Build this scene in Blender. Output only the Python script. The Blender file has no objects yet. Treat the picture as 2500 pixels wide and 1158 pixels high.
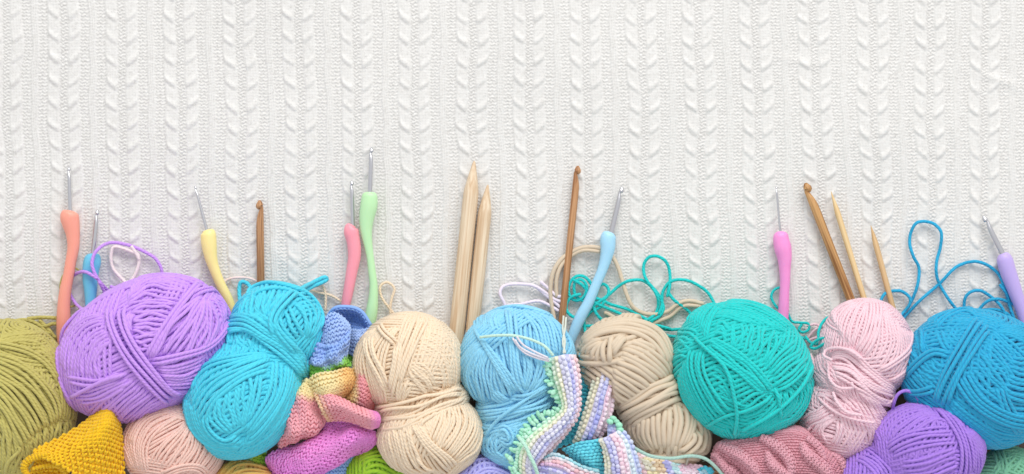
import bpy, math, random
import numpy as np
rng = np.random.default_rng(7)
random.seed(7)
scene = bpy.context.scene
col = scene.collection

# ------------------------------------------------------------------ units
K = 0.00035            # metres per unit (the knit's stitch grid is about 3 mm)
H = 5000.0             # camera height in units
CX, CY = 1250.0, 579.0

# ------------------------------------------------------------------ camera, light, exposure
cam_d = bpy.data.cameras.new("camera")
cam = bpy.data.objects.new("camera", cam_d)
col.objects.link(cam)
cam.location = (0, 0, H * K)
cam_d.sensor_width = 36
cam_d.lens = 36 * H / 2500.0
cam_d.clip_start = 0.05
cam_d.clip_end = 50
scene.camera = cam

w = bpy.data.worlds.new("World")
scene.world = w
w.use_nodes = True
bg = w.node_tree.nodes["Background"]
bg.inputs[0].default_value = (0.97, 0.98, 1.0, 1)
bg.inputs[1].default_value = 0.64

def area(name, loc, target, sx, sy, power, color):
    d = bpy.data.lights.new(name, 'AREA')
    d.shape = 'RECTANGLE'; d.size = sx; d.size_y = sy; d.energy = power; d.color = color
    o = bpy.data.objects.new(name, d); col.objects.link(o)
    o.location = loc
    from mathutils import Vector
    v = Vector(target) - Vector(loc)
    o.rotation_euler = v.to_track_quat('-Z', 'Y').to_euler()
    return o
area("window_light", (0.55, 2.7, 2.3), (0, -0.1, 0), 2.6, 1.9, 84, (1.0, 0.985, 0.96))

scene.view_settings.view_transform = 'Standard'
scene.view_settings.look = 'None'
scene.view_settings.exposure = 0.28
scene.view_settings.gamma = 1
scene.view_settings.use_curve_mapping = False
scene.render.engine = 'CYCLES'
scene.cycles.max_bounces = 12
scene.cycles.diffuse_bounces = 8
scene.cycles.use_denoising = True

# ------------------------------------------------------------------ helpers
def unproj(px, py, z):
    s = 1 - z / H
    return CX + (px - CX) * s, CY + (py - CY) * s

def toW(P):
    P = np.asarray(P, float)
    out = np.empty_like(P)
    out[..., 0] = (P[..., 0] - CX) * K
    out[..., 1] = -(P[..., 1] - CY) * K
    out[..., 2] = P[..., 2] * K
    return out

def lin(rgb):
    c = np.array(rgb, float) / 255.0
    return np.where(c <= 0.04045, c / 12.92, ((c + 0.055) / 1.055) ** 2.4)

def hexc(s):
    return [int(s[i:i + 2], 16) for i in (0, 2, 4)]

class Buf:
    """collects vertices (in scene units), quads and per-vertex attributes"""
    def __init__(self):
        self.V = []; self.F = []; self.A = []; self.C = []; self.n = 0
    def add(self, V, F, A=None, C=None):
        V = np.asarray(V, float)
        self.V.append(V); self.F.append(np.asarray(F, np.int64) + self.n)
        self.A.append(A if A is not None else np.zeros((len(V), 2)))
        if C is None: C = (1, 1, 1)
        C = np.asarray(C, float)
        if C.ndim == 1: C = np.tile(C, (len(V), 1))
        self.C.append(C)
        self.n += len(V)
    def build(self, name, mat, parent=None, origin=None, colors=False):
        V = toW(np.concatenate(self.V)); F = np.concatenate(self.F)
        # world y is flipped against the photo's y, so turn the quads round
        F = F[:, ::-1]
        if origin is not None: V = V - np.array(origin)
        elif parent is not None: V = V - np.array(parent.location)
        me = bpy.data.meshes.new(name)
        me.vertices.add(len(V)); me.vertices.foreach_set("co", V.astype(np.float32).ravel())
        me.loops.add(F.size); me.loops.foreach_set("vertex_index", F.astype(np.int32).ravel())
        me.polygons.add(len(F))
        me.polygons.foreach_set("loop_start", np.arange(0, F.size, 4, dtype=np.int32))
        me.polygons.foreach_set("loop_total", np.full(len(F), 4, dtype=np.int32))
        me.polygons.foreach_set("use_smooth", np.ones(len(F), dtype=bool))
        me.update(calc_edges=True)
        at = me.attributes.new("tw", 'FLOAT2', 'POINT')
        at.data.foreach_set("vector", np.concatenate(self.A).astype(np.float32).ravel())
        if colors:
            cc = np.concatenate(self.C); cc = np.concatenate([cc, np.ones((len(cc), 1))], 1)
            ca = me.color_attributes.new("stitch_colour", 'FLOAT_COLOR', 'POINT')
            ca.data.foreach_set("color", cc.astype(np.float32).ravel())
        me.materials.append(mat)
        o = bpy.data.objects.new(name, me); col.objects.link(o)
        if origin is not None: o.location = origin
        if parent is not None: o.parent = parent
        return o

def empty(name, label, cat, loc, group=None):
    o = bpy.data.objects.new(name, None); col.objects.link(o)
    o.empty_display_size = 0.02
    o.location = loc
    o["label"] = label; o["category"] = cat
    if group: o["group"] = group
    return o

def cr(P, m):
    """Catmull-Rom resample of a polyline to m points"""
    P = np.asarray(P, float)
    n = len(P)
    if n == 2:
        t = np.linspace(0, 1, m)[:, None]
        return P[0] * (1 - t) + P[1] * t
    d = np.concatenate([[0], np.cumsum(np.linalg.norm(np.diff(P[:, :2], axis=0), axis=1) ** 0.7 + 1e-6)])
    t = np.linspace(0, d[-1], m)
    i = np.clip(np.searchsorted(d, t, side='right') - 1, 0, n - 2)
    u = ((t - d[i]) / (d[i + 1] - d[i]))[:, None]
    T = np.empty_like(P)
    T[1:-1] = (P[2:] - P[:-2]) / (d[2:] - d[:-2])[:, None]
    T[0] = (P[1] - P[0]) / (d[1] - d[0]); T[-1] = (P[-1] - P[-2]) / (d[-1] - d[-2])
    L = (d[i + 1] - d[i])[:, None]
    h00 = 2 * u ** 3 - 3 * u ** 2 + 1; h10 = u ** 3 - 2 * u ** 2 + u
    h01 = -2 * u ** 3 + 3 * u ** 2; h11 = u ** 3 - u ** 2
    return h00 * P[i] + h10 * L * T[i] + h01 * P[i + 1] + h11 * L * T[i + 1]

def smooth(a, b, x):
    t = np.clip((x - a) / (b - a), 0, 1)
    return t * t * (3 - 2 * t)

def tube(buf, P, N, r, sides=7, pitch=11.0, C=None, flat=1.0, cap=True, ply=0.0, fuzz=1.0):
    """one strand of yarn along P with surface normals N"""
    P = np.asarray(P, float); m = len(P)
    N = np.broadcast_to(np.asarray(N, float), P.shape)
    r = np.broadcast_to(np.asarray(r, float), (m,)).copy()
    T = np.gradient(P, axis=0); T /= np.linalg.norm(T, axis=1)[:, None] + 1e-9
    B = np.cross(T, N); B /= np.linalg.norm(B, axis=1)[:, None] + 1e-9
    N2 = np.cross(B, T)
    if cap:
        P = np.concatenate([P[:1] - T[:1] * r[0] * .5, P, P[-1:] + T[-1:] * r[-1] * .5])
        B = np.concatenate([B[:1], B, B[-1:]]); N2 = np.concatenate([N2[:1], N2, N2[-1:]])
        r = np.concatenate([[r[0] * .1], r, [r[-1] * .1]]); m += 2
    L = np.concatenate([[0], np.cumsum(np.linalg.norm(np.diff(P, axis=0), axis=1))])
    a = np.linspace(-math.pi / 2, 1.5 * math.pi, sides + 1)      # seam underneath
    rr = r[:, None] * np.ones_like(a)[None]
    if ply: rr = rr * (1 + ply * np.cos(3 * a[None] + L[:, None] * 2 * math.pi / (pitch * 3)))
    V = P[:, None] + rr[..., None] * (np.cos(a)[None, :, None] * B[:, None] + flat * np.sin(a)[None, :, None] * N2[:, None])
    S = sides + 1
    i, j = np.meshgrid(np.arange(m - 1), np.arange(sides), indexing='ij')
    q = (i * S + j).ravel()
    F = np.stack([q, q + S, q + S + 1, q + 1], 1)
    A = np.stack([np.tile(np.linspace(0, 1, S), m), np.repeat(L / pitch + rng.random(), S)], 1)
    buf.add(V.reshape(-1, 3), F, A, C)
    if fuzz:
        k = max(1, int(L[-1] / 100 * 5 * fuzz))
        ii = rng.integers(0, m - 1, k); f = rng.random((k, 1)); th = rng.uniform(-.3, math.pi + .3, k)
        out = np.cos(th)[:, None] * B[ii] + np.sin(th)[:, None] * N2[ii]
        base = P[ii] * (1 - f) + P[ii + 1] * f + out * r[ii][:, None] * .9
        fibres(buf, base, out + .9 * rng.normal(size=(k, 1)) * T[np.clip(ii, 0, len(T) - 1)], 6.0, .5, C)

def fibres(buf, P, D, length, width, C=None):
    """stray fibres: thin tapering slivers of fluff that stand off the yarn"""
    n = len(P)
    D = D / (np.linalg.norm(D, axis=1)[:, None] + 1e-9)
    g = rng.normal(size=(n, 3)); S_ = np.cross(D, g); S_ /= np.linalg.norm(S_, axis=1)[:, None] + 1e-9
    L = (length * rng.uniform(.5, 1.5, n))[:, None]
    c = np.cross(D, S_) * rng.uniform(-.5, .5, (n, 1))
    p0, p1, p2 = P, P + D * L * .5 + c * L * .25, P + D * L + c * L * .9
    w_ = S_ * width * .5
    V = np.stack([p0 - w_, p0 + w_, p1 - w_ * .8, p1 + w_ * .8, p2 - w_ * .3, p2 + w_ * .3], 1).reshape(-1, 3)
    k = np.arange(n)[:, None] * 6
    F = np.concatenate([k + np.array([[0, 1, 3, 2]]), k + np.array([[2, 3, 5, 4]])])
    buf.add(V, F, None, None if C is None else np.repeat(C, 6, axis=0) if np.ndim(C) == 2 else C)

def Z(ox, oy, s):
    return lambda pts: [(ox + p[0] / s, oy + p[1] / s) + tuple(p[2:]) for p in pts]

# ------------------------------------------------------------------ materials
def nodes(name):
    m = bpy.data.materials.new(name); m.use_nodes = True
    nt = m.node_tree; return m, nt, nt.nodes["Principled BSDF"]

def bump_noise(nt, b, scale, strength, dist, prev=None, detail=3):
    tc = nt.nodes.new("ShaderNodeTexCoord")
    n = nt.nodes.new("ShaderNodeTexNoise"); n.inputs["Scale"].default_value = scale; n.inputs["Detail"].default_value = detail
    nt.links.new(tc.outputs["Object"], n.inputs["Vector"])
    bm = nt.nodes.new("ShaderNodeBump"); bm.inputs["Strength"].default_value = strength; bm.inputs["Distance"].default_value = dist
    nt.links.new(n.outputs["Fac"], bm.inputs["Height"])
    if prev is not None: nt.links.new(prev.outputs["Normal"], bm.inputs["Normal"])
    nt.links.new(bm.outputs["Normal"], b.inputs["Normal"])
    return bm, n, tc

def yarn_mat(name, rgb, twist=0.45, plies=3, attr=False, rough=0.8, sheen=0.3, vary=0.06, sss=0.13):
    m, nt, b = nodes(name)
    b.inputs["Roughness"].default_value = rough
    b.inputs["Specular IOR Level"].default_value = 0.25
    b.inputs["Sheen Weight"].default_value = sheen
    b.inputs["Sheen Roughness"].default_value = 0.4
    # twist of the plies
    at = nt.nodes.new("ShaderNodeAttribute"); at.attribute_name = "tw"
    sx = nt.nodes.new("ShaderNodeSeparateXYZ"); nt.links.new(at.outputs["Vector"], sx.inputs[0])
    mu = nt.nodes.new("ShaderNodeMath"); mu.operation = 'MULTIPLY_ADD'; mu.inputs[1].default_value = plies
    nt.links.new(sx.outputs[0], mu.inputs[0]); nt.links.new(sx.outputs[1], mu.inputs[2])
    m2 = nt.nodes.new("ShaderNodeMath"); m2.operation = 'MULTIPLY'; m2.inputs[1].default_value = math.pi
    nt.links.new(mu.outputs[0], m2.inputs[0])
    sn = nt.nodes.new("ShaderNodeMath"); sn.operation = 'SINE'; nt.links.new(m2.outputs[0], sn.inputs[0])
    ab = nt.nodes.new("ShaderNodeMath"); ab.operation = 'ABSOLUTE'; nt.links.new(sn.outputs[0], ab.inputs[0])
    bm = nt.nodes.new("ShaderNodeBump"); bm.inputs["Strength"].default_value = twist; bm.inputs["Distance"].default_value = 2.2 * K
    nt.links.new(ab.outputs[0], bm.inputs["Height"])
    bump_noise(nt, b, 1900, 0.22, 0.0005, prev=bm)
    # small tonal variation of the dyed fibre
    tc = nt.nodes.new("ShaderNodeTexCoord")
    nz = nt.nodes.new("ShaderNodeTexNoise"); nz.inputs["Scale"].default_value = 260; nz.inputs["Detail"].default_value = 4
    nt.links.new(tc.outputs["Object"], nz.inputs["Vector"])
    hs = nt.nodes.new("ShaderNodeHueSaturation")
    mr = nt.nodes.new("ShaderNodeMapRange"); mr.inputs["From Min"].default_value = 0.3; mr.inputs["From Max"].default_value = 0.7
    mr.inputs["To Min"].default_value = 1 - vary; mr.inputs["To Max"].default_value = 1 + vary
    nt.links.new(nz.outputs["Fac"], mr.inputs["Value"]); nt.links.new(mr.outputs[0], hs.inputs["Value"])
    if attr:
        ca = nt.nodes.new("ShaderNodeAttribute"); ca.attribute_name = "stitch_colour"
        nt.links.new(ca.outputs["Color"], hs.inputs["Color"])
    else:
        cl = lin(rgb) * 1.12 + .015
        hs.inputs["Color"].default_value = (*(cl * min(1, .95 / cl.max())), 1)
    nt.links.new(hs.outputs[0], b.inputs["Base Color"])
    # light soaks through the fibres
    tr = nt.nodes.new("ShaderNodeBsdfTranslucent"); nt.links.new(hs.outputs[0], tr.inputs["Color"])
    mx = nt.nodes.new("ShaderNodeMixShader"); mx.inputs[0].default_value = sss
    out = nt.nodes["Material Output"]
    nt.links.new(b.outputs[0], mx.inputs[1]); nt.links.new(tr.outputs[0], mx.inputs[2]); nt.links.new(mx.outputs[0], out.inputs["Surface"])
    return m

def plastic(name, rgb):
    m, nt, b = nodes(name)
    b.inputs["Base Color"].default_value = (*lin(rgb), 1)
    b.inputs["Roughness"].default_value = 0.38
    b.inputs["Specular IOR Level"].default_value = 0.45
    b.inputs["Subsurface Weight"].default_value = 0.25
    b.inputs["Subsurface Radius"].default_value = (1, .8, .7)
    b.inputs["Subsurface Scale"].default_value = 0.004
    bump_noise(nt, b, 240, 0.05, 0.0006)
    return m

def wood(name, c1, c2, ang):
    m, nt, b = nodes(name)
    tc = nt.nodes.new("ShaderNodeTexCoord")
    mp = nt.nodes.new("ShaderNodeMapping")
    mp.inputs["Rotation"].default_value = (0, 0, ang)
    mp2 = nt.nodes.new("ShaderNodeMapping"); mp2.inputs["Scale"].default_value = (650, 16, 650)
    nt.links.new(tc.outputs["Object"], mp.inputs[0]); nt.links.new(mp.outputs[0], mp2.inputs[0])
    n = nt.nodes.new("ShaderNodeTexNoise"); n.inputs["Scale"].default_value = 1; n.inputs["Detail"].default_value = 5
    nt.links.new(mp2.outputs[0], n.inputs["Vector"])
    r = nt.nodes.new("ShaderNodeValToRGB")
    r.color_ramp.elements[0].position = 0.35; r.color_ramp.elements[0].color = (*lin(c1), 1)
    r.color_ramp.elements[1].position = 0.65; r.color_ramp.elements[1].color = (*lin(c2), 1)
    nt.links.new(n.outputs["Fac"], r.inputs[0]); nt.links.new(r.outputs[0], b.inputs["Base Color"])
    b.inputs["Roughness"].default_value = 0.5
    bm = nt.nodes.new("ShaderNodeBump"); bm.inputs["Strength"].default_value = 0.25; bm.inputs["Distance"].default_value = 0.0004
    nt.links.new(n.outputs["Fac"], bm.inputs["Height"]); nt.links.new(bm.outputs[0], b.inputs["Normal"])
    return m

metal, _nt, _b = nodes("brushed_aluminium")
_b.inputs["Base Color"].default_value = (0.62, 0.62, 0.65, 1); _b.inputs["Metallic"].default_value = 1; _b.inputs["Roughness"].default_value = 0.28
bump_noise(_nt, _b, 900, 0.08, 0.0003)

# ------------------------------------------------------------------ the cable-knit blanket
def make_blanket():
    st = 1.9
    xs = np.arange(-170, 2670, st); ys = np.arange(-130, 935, st)
    c0 = np.array([-270, -130, 10, 150, 292, 436, 584, 728, 868, 1008, 1150, 1288, 1428, 1566, 1704, 1844, 1982, 2128, 2271, 2406, 2545, 2685], float)
    c1 = np.array([-262, -120, 20, 163, 304, 449, 594, 738, 878, 1020, 1159, 1300, 1440, 1579, 1720, 1860, 2014, 2146, 2277, 2403, 2540, 2680], float)
    X, Y = np.meshgrid(xs, ys)
    def lf(a, b, p): return np.sin(X * a + p) * np.cos(Y * b + p * 1.7)
    wx = 3.4 * lf(.006, .017, 1.0) + 1.9 * lf(.017, .05, 4.0) + 1.2 * lf(.05, .031, 2.0)
    U = np.empty_like(X)
    ks = np.arange(len(c0)) - 2
    for r in range(len(ys)):
        t = ys[r] / 650.0
        U[r] = np.interp(X[r] + wx[r], c0 + (c1 - c0) * min(t, 1.2), ks)
    k = np.round(U).astype(int)
    dx = (U - k) * 141.0
    ax = np.abs(dx)
    kr = np.random.default_rng(3)
    coff = kr.normal(0, 2.2, 40); side = kr.normal(0, 1.2, (40, 2))
    ph = 37 + 14 * k / 17.0 + coff[k + 5] + np.where(dx < 0, side[k + 5, 0], side[k + 5, 1])
    Yw = Y + 3.0 * np.sin(Y * .013 + k * 1.3) + 1.5 * np.sin(Y * .05 + k * 2.1)
    yy = (Yw - ph) / 54.0
    row = np.round(yy)
    q = (yy - row) * 54.0
    # one random number per cable crossing
    def hsh(a, b, s): return np.modf(np.abs(np.sin(a * 12.9898 + b * 78.233 + s * 37.7)) * 43758.5453)[0]
    h = np.zeros_like(X)
    xa = np.clip((ax - 12) / 26, 0, 1.15)
    prof = smooth(8, 17, ax) * (1 - smooth(33, 40.5, ax))
    sd = (dx > 0).astype(float)
    arm = np.zeros_like(X); und = np.zeros_like(X)
    for o in (-1, 0, 1):
        rr = row + o
        ra = hsh(rr, k * 2 + sd, 1); rb = hsh(rr, k * 2 + sd, 2)
        qq = q - o * 54.0 - (ra - .5) * 6
        ya = 7 - 18 * xa ** 1.4
        wd = 7.2 + 1.6 * rb
        a = np.exp(-np.abs((qq - ya) / wd) ** 2.2) * prof * (0.65 + .6 * rb)
        arm = np.maximum(arm, a)
        und = np.maximum(und, np.exp(-((qq - ya - 12) / 4.5) ** 2) * prof)
    panel = smooth(8, 14, ax) * (1 - smooth(35, 41, ax))
    h += 1.8 * panel * (1 - 0.25 * ((ax - 24) / 14) ** 2)
    h += 3.3 * arm - 0.7 * und
    # the fine stockinette stitches that run over the cables
    zig = np.abs(((ax - 12) / 7.0) % 1.0 - .5) * 6
    h += 0.25 * panel * np.cos(2 * np.pi * (Yw + zig) / 7.2)
    h += 0.22 * panel * np.cos(2 * np.pi * ax / 7.0)
    # purl gutters
    jit = 1.6 * np.sin(X * .9) * np.sin(Yw * .31)
    cz = 1 - smooth(7, 11, ax)
    h += cz * (1.5 * np.cos(2 * np.pi * (Yw + jit + np.abs(dx) * .45 + 2 * np.sin(dx * .5)) / 8.3) - 0.6)
    pz = smooth(38, 42, ax) * (1 - smooth(60, 63, ax))
    zz = np.abs(((ax - 41) / 10.5) % 1.0 - .5) * 2
    h += pz * (1.55 * np.cos(2 * np.pi * (Yw + zz * 4.2 + jit) / 8.3) * (0.55 + .45 * zz) - 0.3 - 1.1 * np.exp(-((ax - 41.5) / 2.3) ** 2))
    rz = smooth(61, 64, ax)
    h += rz * (1.7 + .75 * np.cos(2 * np.pi * (ax - 70.5) / 5.2) + .3 * np.cos(2 * np.pi * Yw / 7.0))
    # gentle rumples of the cloth
    h += 2.2 * lf(.011, .009, .4) + 1.6 * lf(.004, .017, 2.2)
    for (rx, ry, ang, ln, amp) in ((2440, 195, .35, 50, 4), (2330, 320, 1.5, 45, 3), (700, 640, .8, 60, 2), (1950, 150, .2, 80, 2)):
        u = (X - rx) * math.cos(ang) + (Y - ry) * math.sin(ang); v = -(X - rx) * math.sin(ang) + (Y - ry) * math.cos(ang)
        h += amp * np.exp(-(u / ln) ** 2 - (v / 12) ** 2)
    h += kr.normal(0, .12, h.shape)
    h -= 9
    V = np.stack([X, Y, h], -1).reshape(-1, 3)
    R, Cn = X.shape
    i, j = np.meshgrid(np.arange(R - 1), np.arange(Cn - 1), indexing='ij')
    qd = (i * Cn + j).ravel()
    F = np.stack([qd, qd + 1, qd + Cn + 1, qd + Cn], 1)
    b = Buf(); b.add(V, F)
    nf = 45000
    pi_ = kr.integers(0, len(V), nf); d_ = kr.normal(size=(nf, 3)); d_[:, 2] = np.abs(d_[:, 2]) * .55 + .15
    fibres(b, V[pi_], d_, 7.0, .5)
    # underside and edges so that the cloth has a thickness
    nb = 40
    gx = np.linspace(xs[0], xs[-1], nb); gy = np.linspace(ys[0], ys[-1], nb)
    GX, GY = np.meshgrid(gx, gy)
    i, j = np.meshgrid(np.arange(nb - 1), np.arange(nb - 1), indexing='ij')
    qd = (i * nb + j).ravel()
    b.add(np.stack([GX, GY, np.full_like(GX, -24)], -1).reshape(-1, 3), np.stack([qd, qd + nb, qd + nb + 1, qd + 1], 1))
    m, nt, p = nodes("ivory_wool")
    p.inputs["Roughness"].default_value = 0.9; p.inputs["Sheen Weight"].default_value = 0.25
    p.inputs["Specular IOR Level"].default_value = 0.2
    bm, n, tc = bump_noise(nt, p, 1500, 0.35, 0.0006, detail=5)
    r = nt.nodes.new("ShaderNodeValToRGB")
    r.color_ramp.elements[0].color = (0.70, 0.685, 0.66, 1); r.color_ramp.elements[1].color = (0.762, 0.752, 0.732, 1)
    r.color_ramp.elements[0].position = .3; r.color_ramp.elements[1].position = .65
    n2 = nt.nodes.new("ShaderNodeTexNoise"); n2.inputs["Scale"].default_value = 330; n2.inputs["Detail"].default_value = 5
    nt.links.new(tc.outputs["Object"], n2.inputs["Vector"]); nt.links.new(n2.outputs["Fac"], r.inputs[0])
    nt.links.new(r.outputs[0], p.inputs["Base Color"])
    o = b.build("knitted_blanket", m, origin=(0, 0, 0))
    o["label"] = "ivory cable knit blanket spread flat under everything"; o["category"] = "blanket"
make_blanket()
# the table the blanket lies on
bt = Buf()
bt.add([[-400, -350, -26], [2900, -350, -26], [2900, 1550, -26], [-400, 1550, -26]], [[0, 3, 2, 1]])
tm, _nt, _b = nodes("dark_table"); _b.inputs["Base Color"].default_value = (.12, .08, .06, 1); _b.inputs["Roughness"].default_value = .6
tb = bt.build("table_surface", tm, origin=(0, 0, 0)); tb["kind"] = "structure"

# ------------------------------------------------------------------ skeins of yarn
class Lobe:
    """an ellipsoid of wound yarn: centre and half-axes as seen, height above the blanket"""
    def __init__(s, cx, cy, a, b, rot=0, c=None, z0=0):
        s.c = c if c is not None else 0.8 * min(a, b)
        s.zc = s.c + z0
        k = 1 - s.zc / H
        s.x, s.y = unproj(cx, cy, s.zc)
        s.a, s.b = a * k, b * k
        s.ca, s.sa = math.cos(math.radians(rot)), math.sin(math.radians(rot))
    def dirs(s, pts):
        """photo points -> unit directions of this ellipsoid"""
        p = np.asarray(pts, float)[:, :2]
        z = np.full(len(p), s.zc + s.c * .5)
        for _ in range(5):
            X, Y = unproj(p[:, 0], p[:, 1], z)
            dx, dy = X - s.x, Y - s.y
            lx = (dx * s.ca + dy * s.sa) / s.a; ly = (-dx * s.sa + dy * s.ca) / s.b
            rho = np.hypot(lx, ly) + 1e-9
            ins = rho <= 1
            rp = np.where(ins, rho, np.clip(2 - rho, .15, 1))
            nz = np.sqrt(np.maximum(1 - rp ** 2, 0)) * np.where(ins, 1, -1)
            d = np.stack([lx / rho * rp, ly / rho * rp, nz], 1)
            z = s.zc + s.c * nz
        return d
    def pos(s, d):
        d = d / (np.linalg.norm(d, axis=-1, keepdims=True) + 1e-9)
        x, y, z = d[..., 0] * s.a, d[..., 1] * s.b, d[..., 2] * s.c
        P = np.stack([s.x + x * s.ca - y * s.sa, s.y + x * s.sa + y * s.ca, s.zc + z], -1)
        n = np.stack([d[..., 0] / s.a, d[..., 1] / s.b, d[..., 2] / s.c], -1)
        n = np.stack([n[..., 0] * s.ca - n[..., 1] * s.sa, n[..., 0] * s.sa + n[..., 1] * s.ca, n[..., 2]], -1)
        n /= np.linalg.norm(n, axis=-1, keepdims=True) + 1e-9
        return P, n
    def top(s, X, Y):
        dx, dy = X - s.x, Y - s.y
        lx = (dx * s.ca + dy * s.sa) / s.a; ly = (-dx * s.sa + dy * s.ca) / s.b
        q = 1 - lx * lx - ly * ly
        return np.where(q > 0, s.zc + s.c * np.sqrt(np.maximum(q, 0)), -1e3)

class Skein:
    def __init__(s, label, rgb, r, lobes, cat="yarn skein", group="skeins of yarn heaped along the lower edge", **mk):
        s.r = r = r * 1.02; s.lobes = lobes; s.mk = mk
        L = lobes[0]
        s.root = empty("yarn_skein", label, cat, ((L.x - CX) * K, -(L.y - CY) * K, 0), group)
        s.mat = yarn_mat("yarn_" + "_".join(label.split()[:2]), rgb, **mk)
        s.win = Buf(); s.belt = Buf(); s.core = Buf(); s.used = False
    def strand(s, buf, lobe, d, lift, push=True):
        P, n = lobe.pos(d)
        if push:
            for o in s.lobes:
                if o is not lobe:
                    t = o.top(P[:, 0], P[:, 1])
                    up = n[:, 2] > -0.1
                    P[:, 2] = np.where(up & (t > P[:, 2]), t, P[:, 2])
        P = P + n * (np.asarray(lift) * s.r)[..., None]
        P[:, 2] = np.maximum(P[:, 2], s.r - 4)
        tube(buf, P, n, s.r * rng.uniform(.92, 1.06), pitch=2.3 * s.r)
    def base(s):
        """layers that cover the whole of each lobe, all the way round"""
        for L in s.lobes:
            # solid heart of the ball
            th = np.linspace(0, math.pi, 14); ph = np.linspace(0, 2 * math.pi, 25)
            T, Pq = np.meshgrid(th, ph, indexing='ij')
            d = np.stack([np.sin(T) * np.cos(Pq), np.sin(T) * np.sin(Pq), np.cos(T)], -1)
            P, n = L.pos(d); P = P - n * s.r * 1.2
            i, j = np.meshgrid(np.arange(13), np.arange(24), indexing='ij'); q = (i * 25 + j).ravel()
            s.core.add(P.reshape(-1, 3), np.stack([q, q + 25, q + 26, q + 1], 1))
            for fam in range(2):
                ang = rng.uniform(0, math.pi); tilt = rng.uniform(-.35, .35)
                ax = np.array([math.cos(ang) * math.cos(tilt), math.sin(ang) * math.cos(tilt), math.sin(tilt)])
                e1 = np.cross(ax, [0, 0, 1]); e1 /= np.linalg.norm(e1); e2 = np.cross(ax, e1)
                R = (L.a + L.b + L.c) / 3
                n = int(math.pi * R / (s.r * 2.1))
                for k in range(n):
                    la = math.pi * (k + .5) / n - math.pi / 2
                    if fam and (math.sin(la * 3 + ang) > .1): continue
                    m = max(16, int(2 * math.pi * R * math.cos(la) / 13))
                    t = np.linspace(0, 2 * math.pi, m) + rng.uniform(0, 6)
                    wob = .012 * np.sin(3 * t + rng.uniform(0, 6))
                    d = (math.sin(la) + wob)[:, None] * ax + math.cos(la) * (np.cos(t)[:, None] * e1 + np.sin(t)[:, None] * e2)
                    s.strand(s.win, L, d, np.full(m, fam * .75 + rng.uniform(-.2, .2) - .3), push=False)
    def band(s, L, guides, n=None, lift=.95, z=None, belt=False, wob=.35, dens=1.0, ends=True):
        if isinstance(L, int): L = s.lobes[L]
        g0 = [z(g) if z else g for g in guides]
        m0 = max(len(g) for g in g0)
        length = max(np.sum(np.linalg.norm(np.diff(np.array(g)[:, :2], axis=0), axis=1)) for g in g0)
        m = max(14, int(length / 6.5))
        D = np.stack([L.dirs(cr(g, m)) for g in g0])            # G,m,3
        # smooth the direction paths a touch
        for _ in range(2):
            D[:, 1:-1] = (D[:, :-2] + 2 * D[:, 1:-1] + D[:, 2:]) / 4
        buf = s.belt if belt else s.win
        if belt: s.used = True
        if len(g0) == 1:
            n = n or 1
            Pm, nm = L.pos(D[0])
            T = np.gradient(D[0], axis=0); Bn = np.cross(T, D[0]); Bn /= np.linalg.norm(Bn, axis=1)[:, None] + 1e-9
            for k in range(n):
                off = (k - (n - 1) / 2) * 2 * s.r / ((L.a + L.b) / 2)
                wv = .006 * np.sin(np.linspace(0, 5, m) + rng.uniform(0, 6))
                d = D[0] + Bn * (off + wv)[:, None]
                lf = np.full(m, lift + rng.uniform(-.15, .15))
                if ends:
                    e = np.minimum(np.arange(m), np.arange(m)[::-1]) / 3.0
                    lf = lf - (1 - np.clip(e, 0, 1)) * (lift + 1.0)
                s.strand(buf, L, d, lf)
            return
        G = len(g0)
        Pm = L.pos(D)[0]
        sep = np.linalg.norm(np.diff(Pm, axis=0), axis=2)       # G-1,m
        seg = sep.mean(1)
        cum = np.concatenate([[0], np.cumsum(seg)]); cum /= cum[-1]
        if n is None: n = max(2, int(round((0.6 * seg.sum() + .4 * sep.sum(0).max()) / (2.06 * s.r) * dens)))
        for k in range(n):
            t = (k + rng.uniform(-.12, .12)) / max(n - 1, 1)
            ss = np.linspace(0, 1, m)
            nv = (np.sin(ss * rng.uniform(3, 6) + rng.uniform(0, 6)) + .6 * np.sin(ss * rng.uniform(8, 14) + rng.uniform(0, 6))) * wob / n * .6
            tt = np.clip(t + nv, 0, 1)
            gi = np.clip(np.searchsorted(cum, tt, side='right') - 1, 0, G - 2)
            f = ((tt - cum[gi]) / (cum[gi + 1] - cum[gi]))[:, None]
            idx = np.arange(m)
            d = D[gi, idx] * (1 - f) + D[gi + 1, idx] * f
            lf = lift + (rng.uniform(-.22, .28) if s.r < 6.5 else rng.uniform(-.03, .03)) + .12 * np.sin(ss * rng.uniform(4, 9) + rng.uniform(0, 6))
            if ends:
                e = np.minimum(idx, idx[::-1]) / 3.0
                lf = lf - (1 - np.clip(e - rng.uniform(0, .6), 0, 1)) * (lift + .9)
            s.strand(buf, L, d, lf)
    def auto(s, L, k=7, seed=0):
        """random criss-cross patches for the sides and hidden parts"""
        g = np.random.default_rng(seed)
        if isinstance(L, int): L = s.lobes[L]
        for _ in range(k):
            c = g.normal(size=3); c /= np.linalg.norm(c)
            t = np.cross(c, g.normal(size=3)); t /= np.linalg.norm(t); b = np.cross(c, t)
            n = int(g.integers(8, 15)); R = (L.a + L.b + L.c) / 3; w_ = 2.0 * s.r / R
            lh = g.uniform(.6, 1.0); m = max(14, int(2 * lh * R / 7))
            for q in range(n):
                a = np.linspace(-lh, lh, m) + g.uniform(-.05, .05)
                off = (q - n / 2) * w_ * (1 + .25 * np.cos(a * 2))
                d = c * np.cos(a)[:, None] + t * np.sin(a)[:, None] + b * off[:, None]
                lf = np.full(m, .55 + g.uniform(-.2, .3))
                e = np.minimum(np.arange(m), np.arange(m)[::-1]) / 3.0
                lf = lf - (1 - np.clip(e, 0, 1)) * 1.5
                s.strand(s.win, L, d, lf)
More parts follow.
